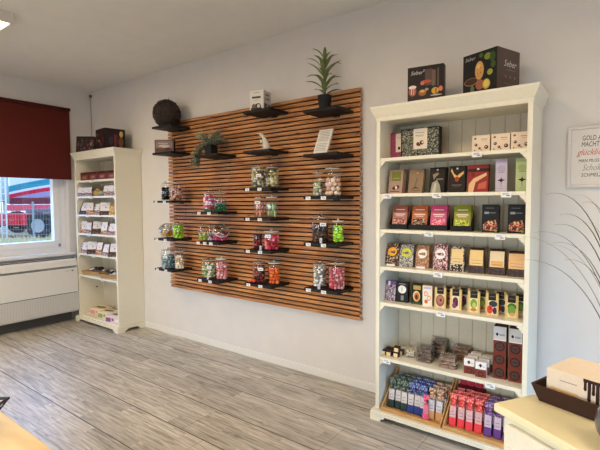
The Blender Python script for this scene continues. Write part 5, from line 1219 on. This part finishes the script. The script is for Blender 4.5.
k.build('ribs', t)
wheel(t, .15, -.9, .60); wheel(t, .15, .9, .60); wheel(t, -5.2, -.9, .30); wheel(t, -5.2, .9, .30)
MB().box(-.45, 1.4, -1.0, 1.0, 1.22, 1.40, S('mud_guard', 110, 112, 130, .5)).build('mudguard', t, bevel=.03)
t = thing('red_machine', 'long red machine body standing behind the flatbed trailer', 'farm machine', spot(0, 25.5), AN)
MB().box(-1.7, 5, -1.0, 1.0, 1.25, 1.60, S('machine_red', 226, 84, 110, .5)).build('body', t, bevel=.04); MB().box(-1.6, 5, -.9, .9, 1.62, 2.0, S('machine_dark', 110, 50, 66, .6)).build('dark_rail', t, bevel=.03)
wheel(t, -1.2, -.85, .62); wheel(t, 4.2, -.85, .62); wheel(t, -1.2, .85, .62); wheel(t, 4.2, .85, .62)
t = thing('striped_tent', 'rounded cyan, white and red striped tarpaulin roof behind the trailer', 'tarpaulin roof', spot(0, 29.5), AN)
def arch(z0, z1, ins, m, nm):
    k = MB(); n = 14; pts = []
    top = lambda s, z: z-.75*((1-s)**1.8)
    for i in range(n+1): s = i/n; pts.append((-1.9+6*s, top(s, z1)))
    for i in range(n, -1, -1): s = i/n; pts.append((-1.9+6*s, top(s, z0)))
    k.prism(pts, -1.2+ins, 1.2-ins, m); k.build(nm, t)
arch(3.15, 3.55, .2, CY, 'cyan_stripe'); arch(3.55, 4.6, .3, S('tarp_white', 236, 238, 244, .6), 'white_top'); arch(2.98, 3.15, .15, S('tarp_white', 236, 238, 244, .6), 'white_stripe'); arch(2.72, 2.98, .05, S('tarp_red', 222, 50, 80, .6), 'red_stripe'); arch(2.4, 2.72, 0, S('tarp_lilac', 176, 160, 210, .6), 'lilac_stripe')
k = MB()
for x in (-1.7, 1, 3.9):
    for y in (-1, 1): k.box(x-.05, x+.05, y-.05, y+.05, 0, 2.1+.12*(x > 0), WT2)
k.build('posts', t)
t = thing('white_tank', 'pale blue-white storage tank standing outside behind the ladder', 'storage tank', spot(-3.1, 25.5), AN)
k = MB(); k.lathe([(0, 1.75), (1.15, 1.75), (1.22, 1.85), (1.22, 3.9), (.9, 4.2), (0, 4.3)], S('tank_blue', 176, 206, 214, .5), 28); k.build('tank_body', t, smooth=True)
k = MB()
for x in (-.7, .7):
    for y in (-.7, .7): k.box(x-.06, x+.06, y-.06, y+.06, 0, 1.9, WT2)
k.build('tank_legs', t)
t = thing('white_ladder', 'white metal ladder standing upright outside before the tank', 'ladder', spot(-2.15, 19.8), AN)
for q in (-.11, .11): MB().box(q-.022, q+.022, -.03, .03, 0, 3.2, WT2).build('rail', t)
k = MB()
for i in range(10): k.box(-.11, .11, -.02, .02, .3+i*.3, .33+i*.3, WT2)
k.build('rungs', t)
t = thing('wire_fence', 'grey wire mesh fence with slim posts across the field', 'fence', spot(0, 18.6), AN); FM = S('fence_grey', 150, 160, 172, .5)
for i in range(5): MB().box(-5+i*2.2-.03, -5+i*2.2+.03, -.03, .03, 0, 1.75, FM).build('post', t)
k = MB()
for i in range(84): k.box(-5.8+i*.12-.003, -5.8+i*.12+.003, -.004, .004, .1, 1.65, FM)
for i in range(8): k.box(-5.8, 4.3, -.005, .005, .1+i*.22, .108+i*.22, FM)
k.build('mesh', t)

# ------------------------------------------------------------------ world, sun-less bright sky
w = bpy.data.worlds.new('sky'); SC.world = w; w.use_nodes = True; nt = w.node_tree
bg = nt.nodes['Background']; tc = nt.nodes.new('ShaderNodeTexCoord'); sx = nt.nodes.new('ShaderNodeSeparateXYZ'); r = nt.nodes.new('ShaderNodeValToRGB')
ramp(r, [(0, (.66, .80, 1)), (.35, (.55, .74, 1.0)), (1, (.32, .55, 1.0))])
nt.links.new(tc.outputs['Generated'], sx.inputs[0]); nt.links.new(sx.outputs[2], r.inputs[0]); nt.links.new(r.outputs[0], bg.inputs[0]); bg.inputs[1].default_value = 2.2

# ------------------------------------------------------------------ camera
cam = bpy.data.cameras.new('camera'); co = bpy.data.objects.new('camera', cam); COL.objects.link(co); SC.camera = co
yaw, pit, rol, f = .6421, .0524, -.0048, 431.01
F = Vector((-math.sin(yaw)*math.cos(pit), math.cos(yaw)*math.cos(pit), -math.sin(pit))); Rv = Vector((math.cos(yaw), math.sin(yaw), 0)); U = Rv.cross(F)
R2 = Rv*math.cos(rol)+U*math.sin(rol); U2 = U*math.cos(rol)-Rv*math.sin(rol)
co.matrix_world = Matrix(((R2.x, U2.x, -F.x, 5.779), (R2.y, U2.y, -F.y, -3.031), (R2.z, U2.z, -F.z, 1.5054), (0, 0, 0, 1)))
cam.sensor_width = 36; cam.lens = f/600*36; cam.clip_start = .05; cam.clip_end = 200
vs = SC.view_settings; vs.view_transform = 'Standard'; vs.look = 'None'; vs.exposure = 0.15; vs.gamma = 1; vs.use_curve_mapping = False
SC.cycles.max_bounces = 8; SC.cycles.transparent_max_bounces = 24; SC.cycles.caustics_reflective = False; SC.cycles.caustics_refractive = False
SC.cycles.use_denoising = True; SC.cycles.sample_clamp_indirect = 6
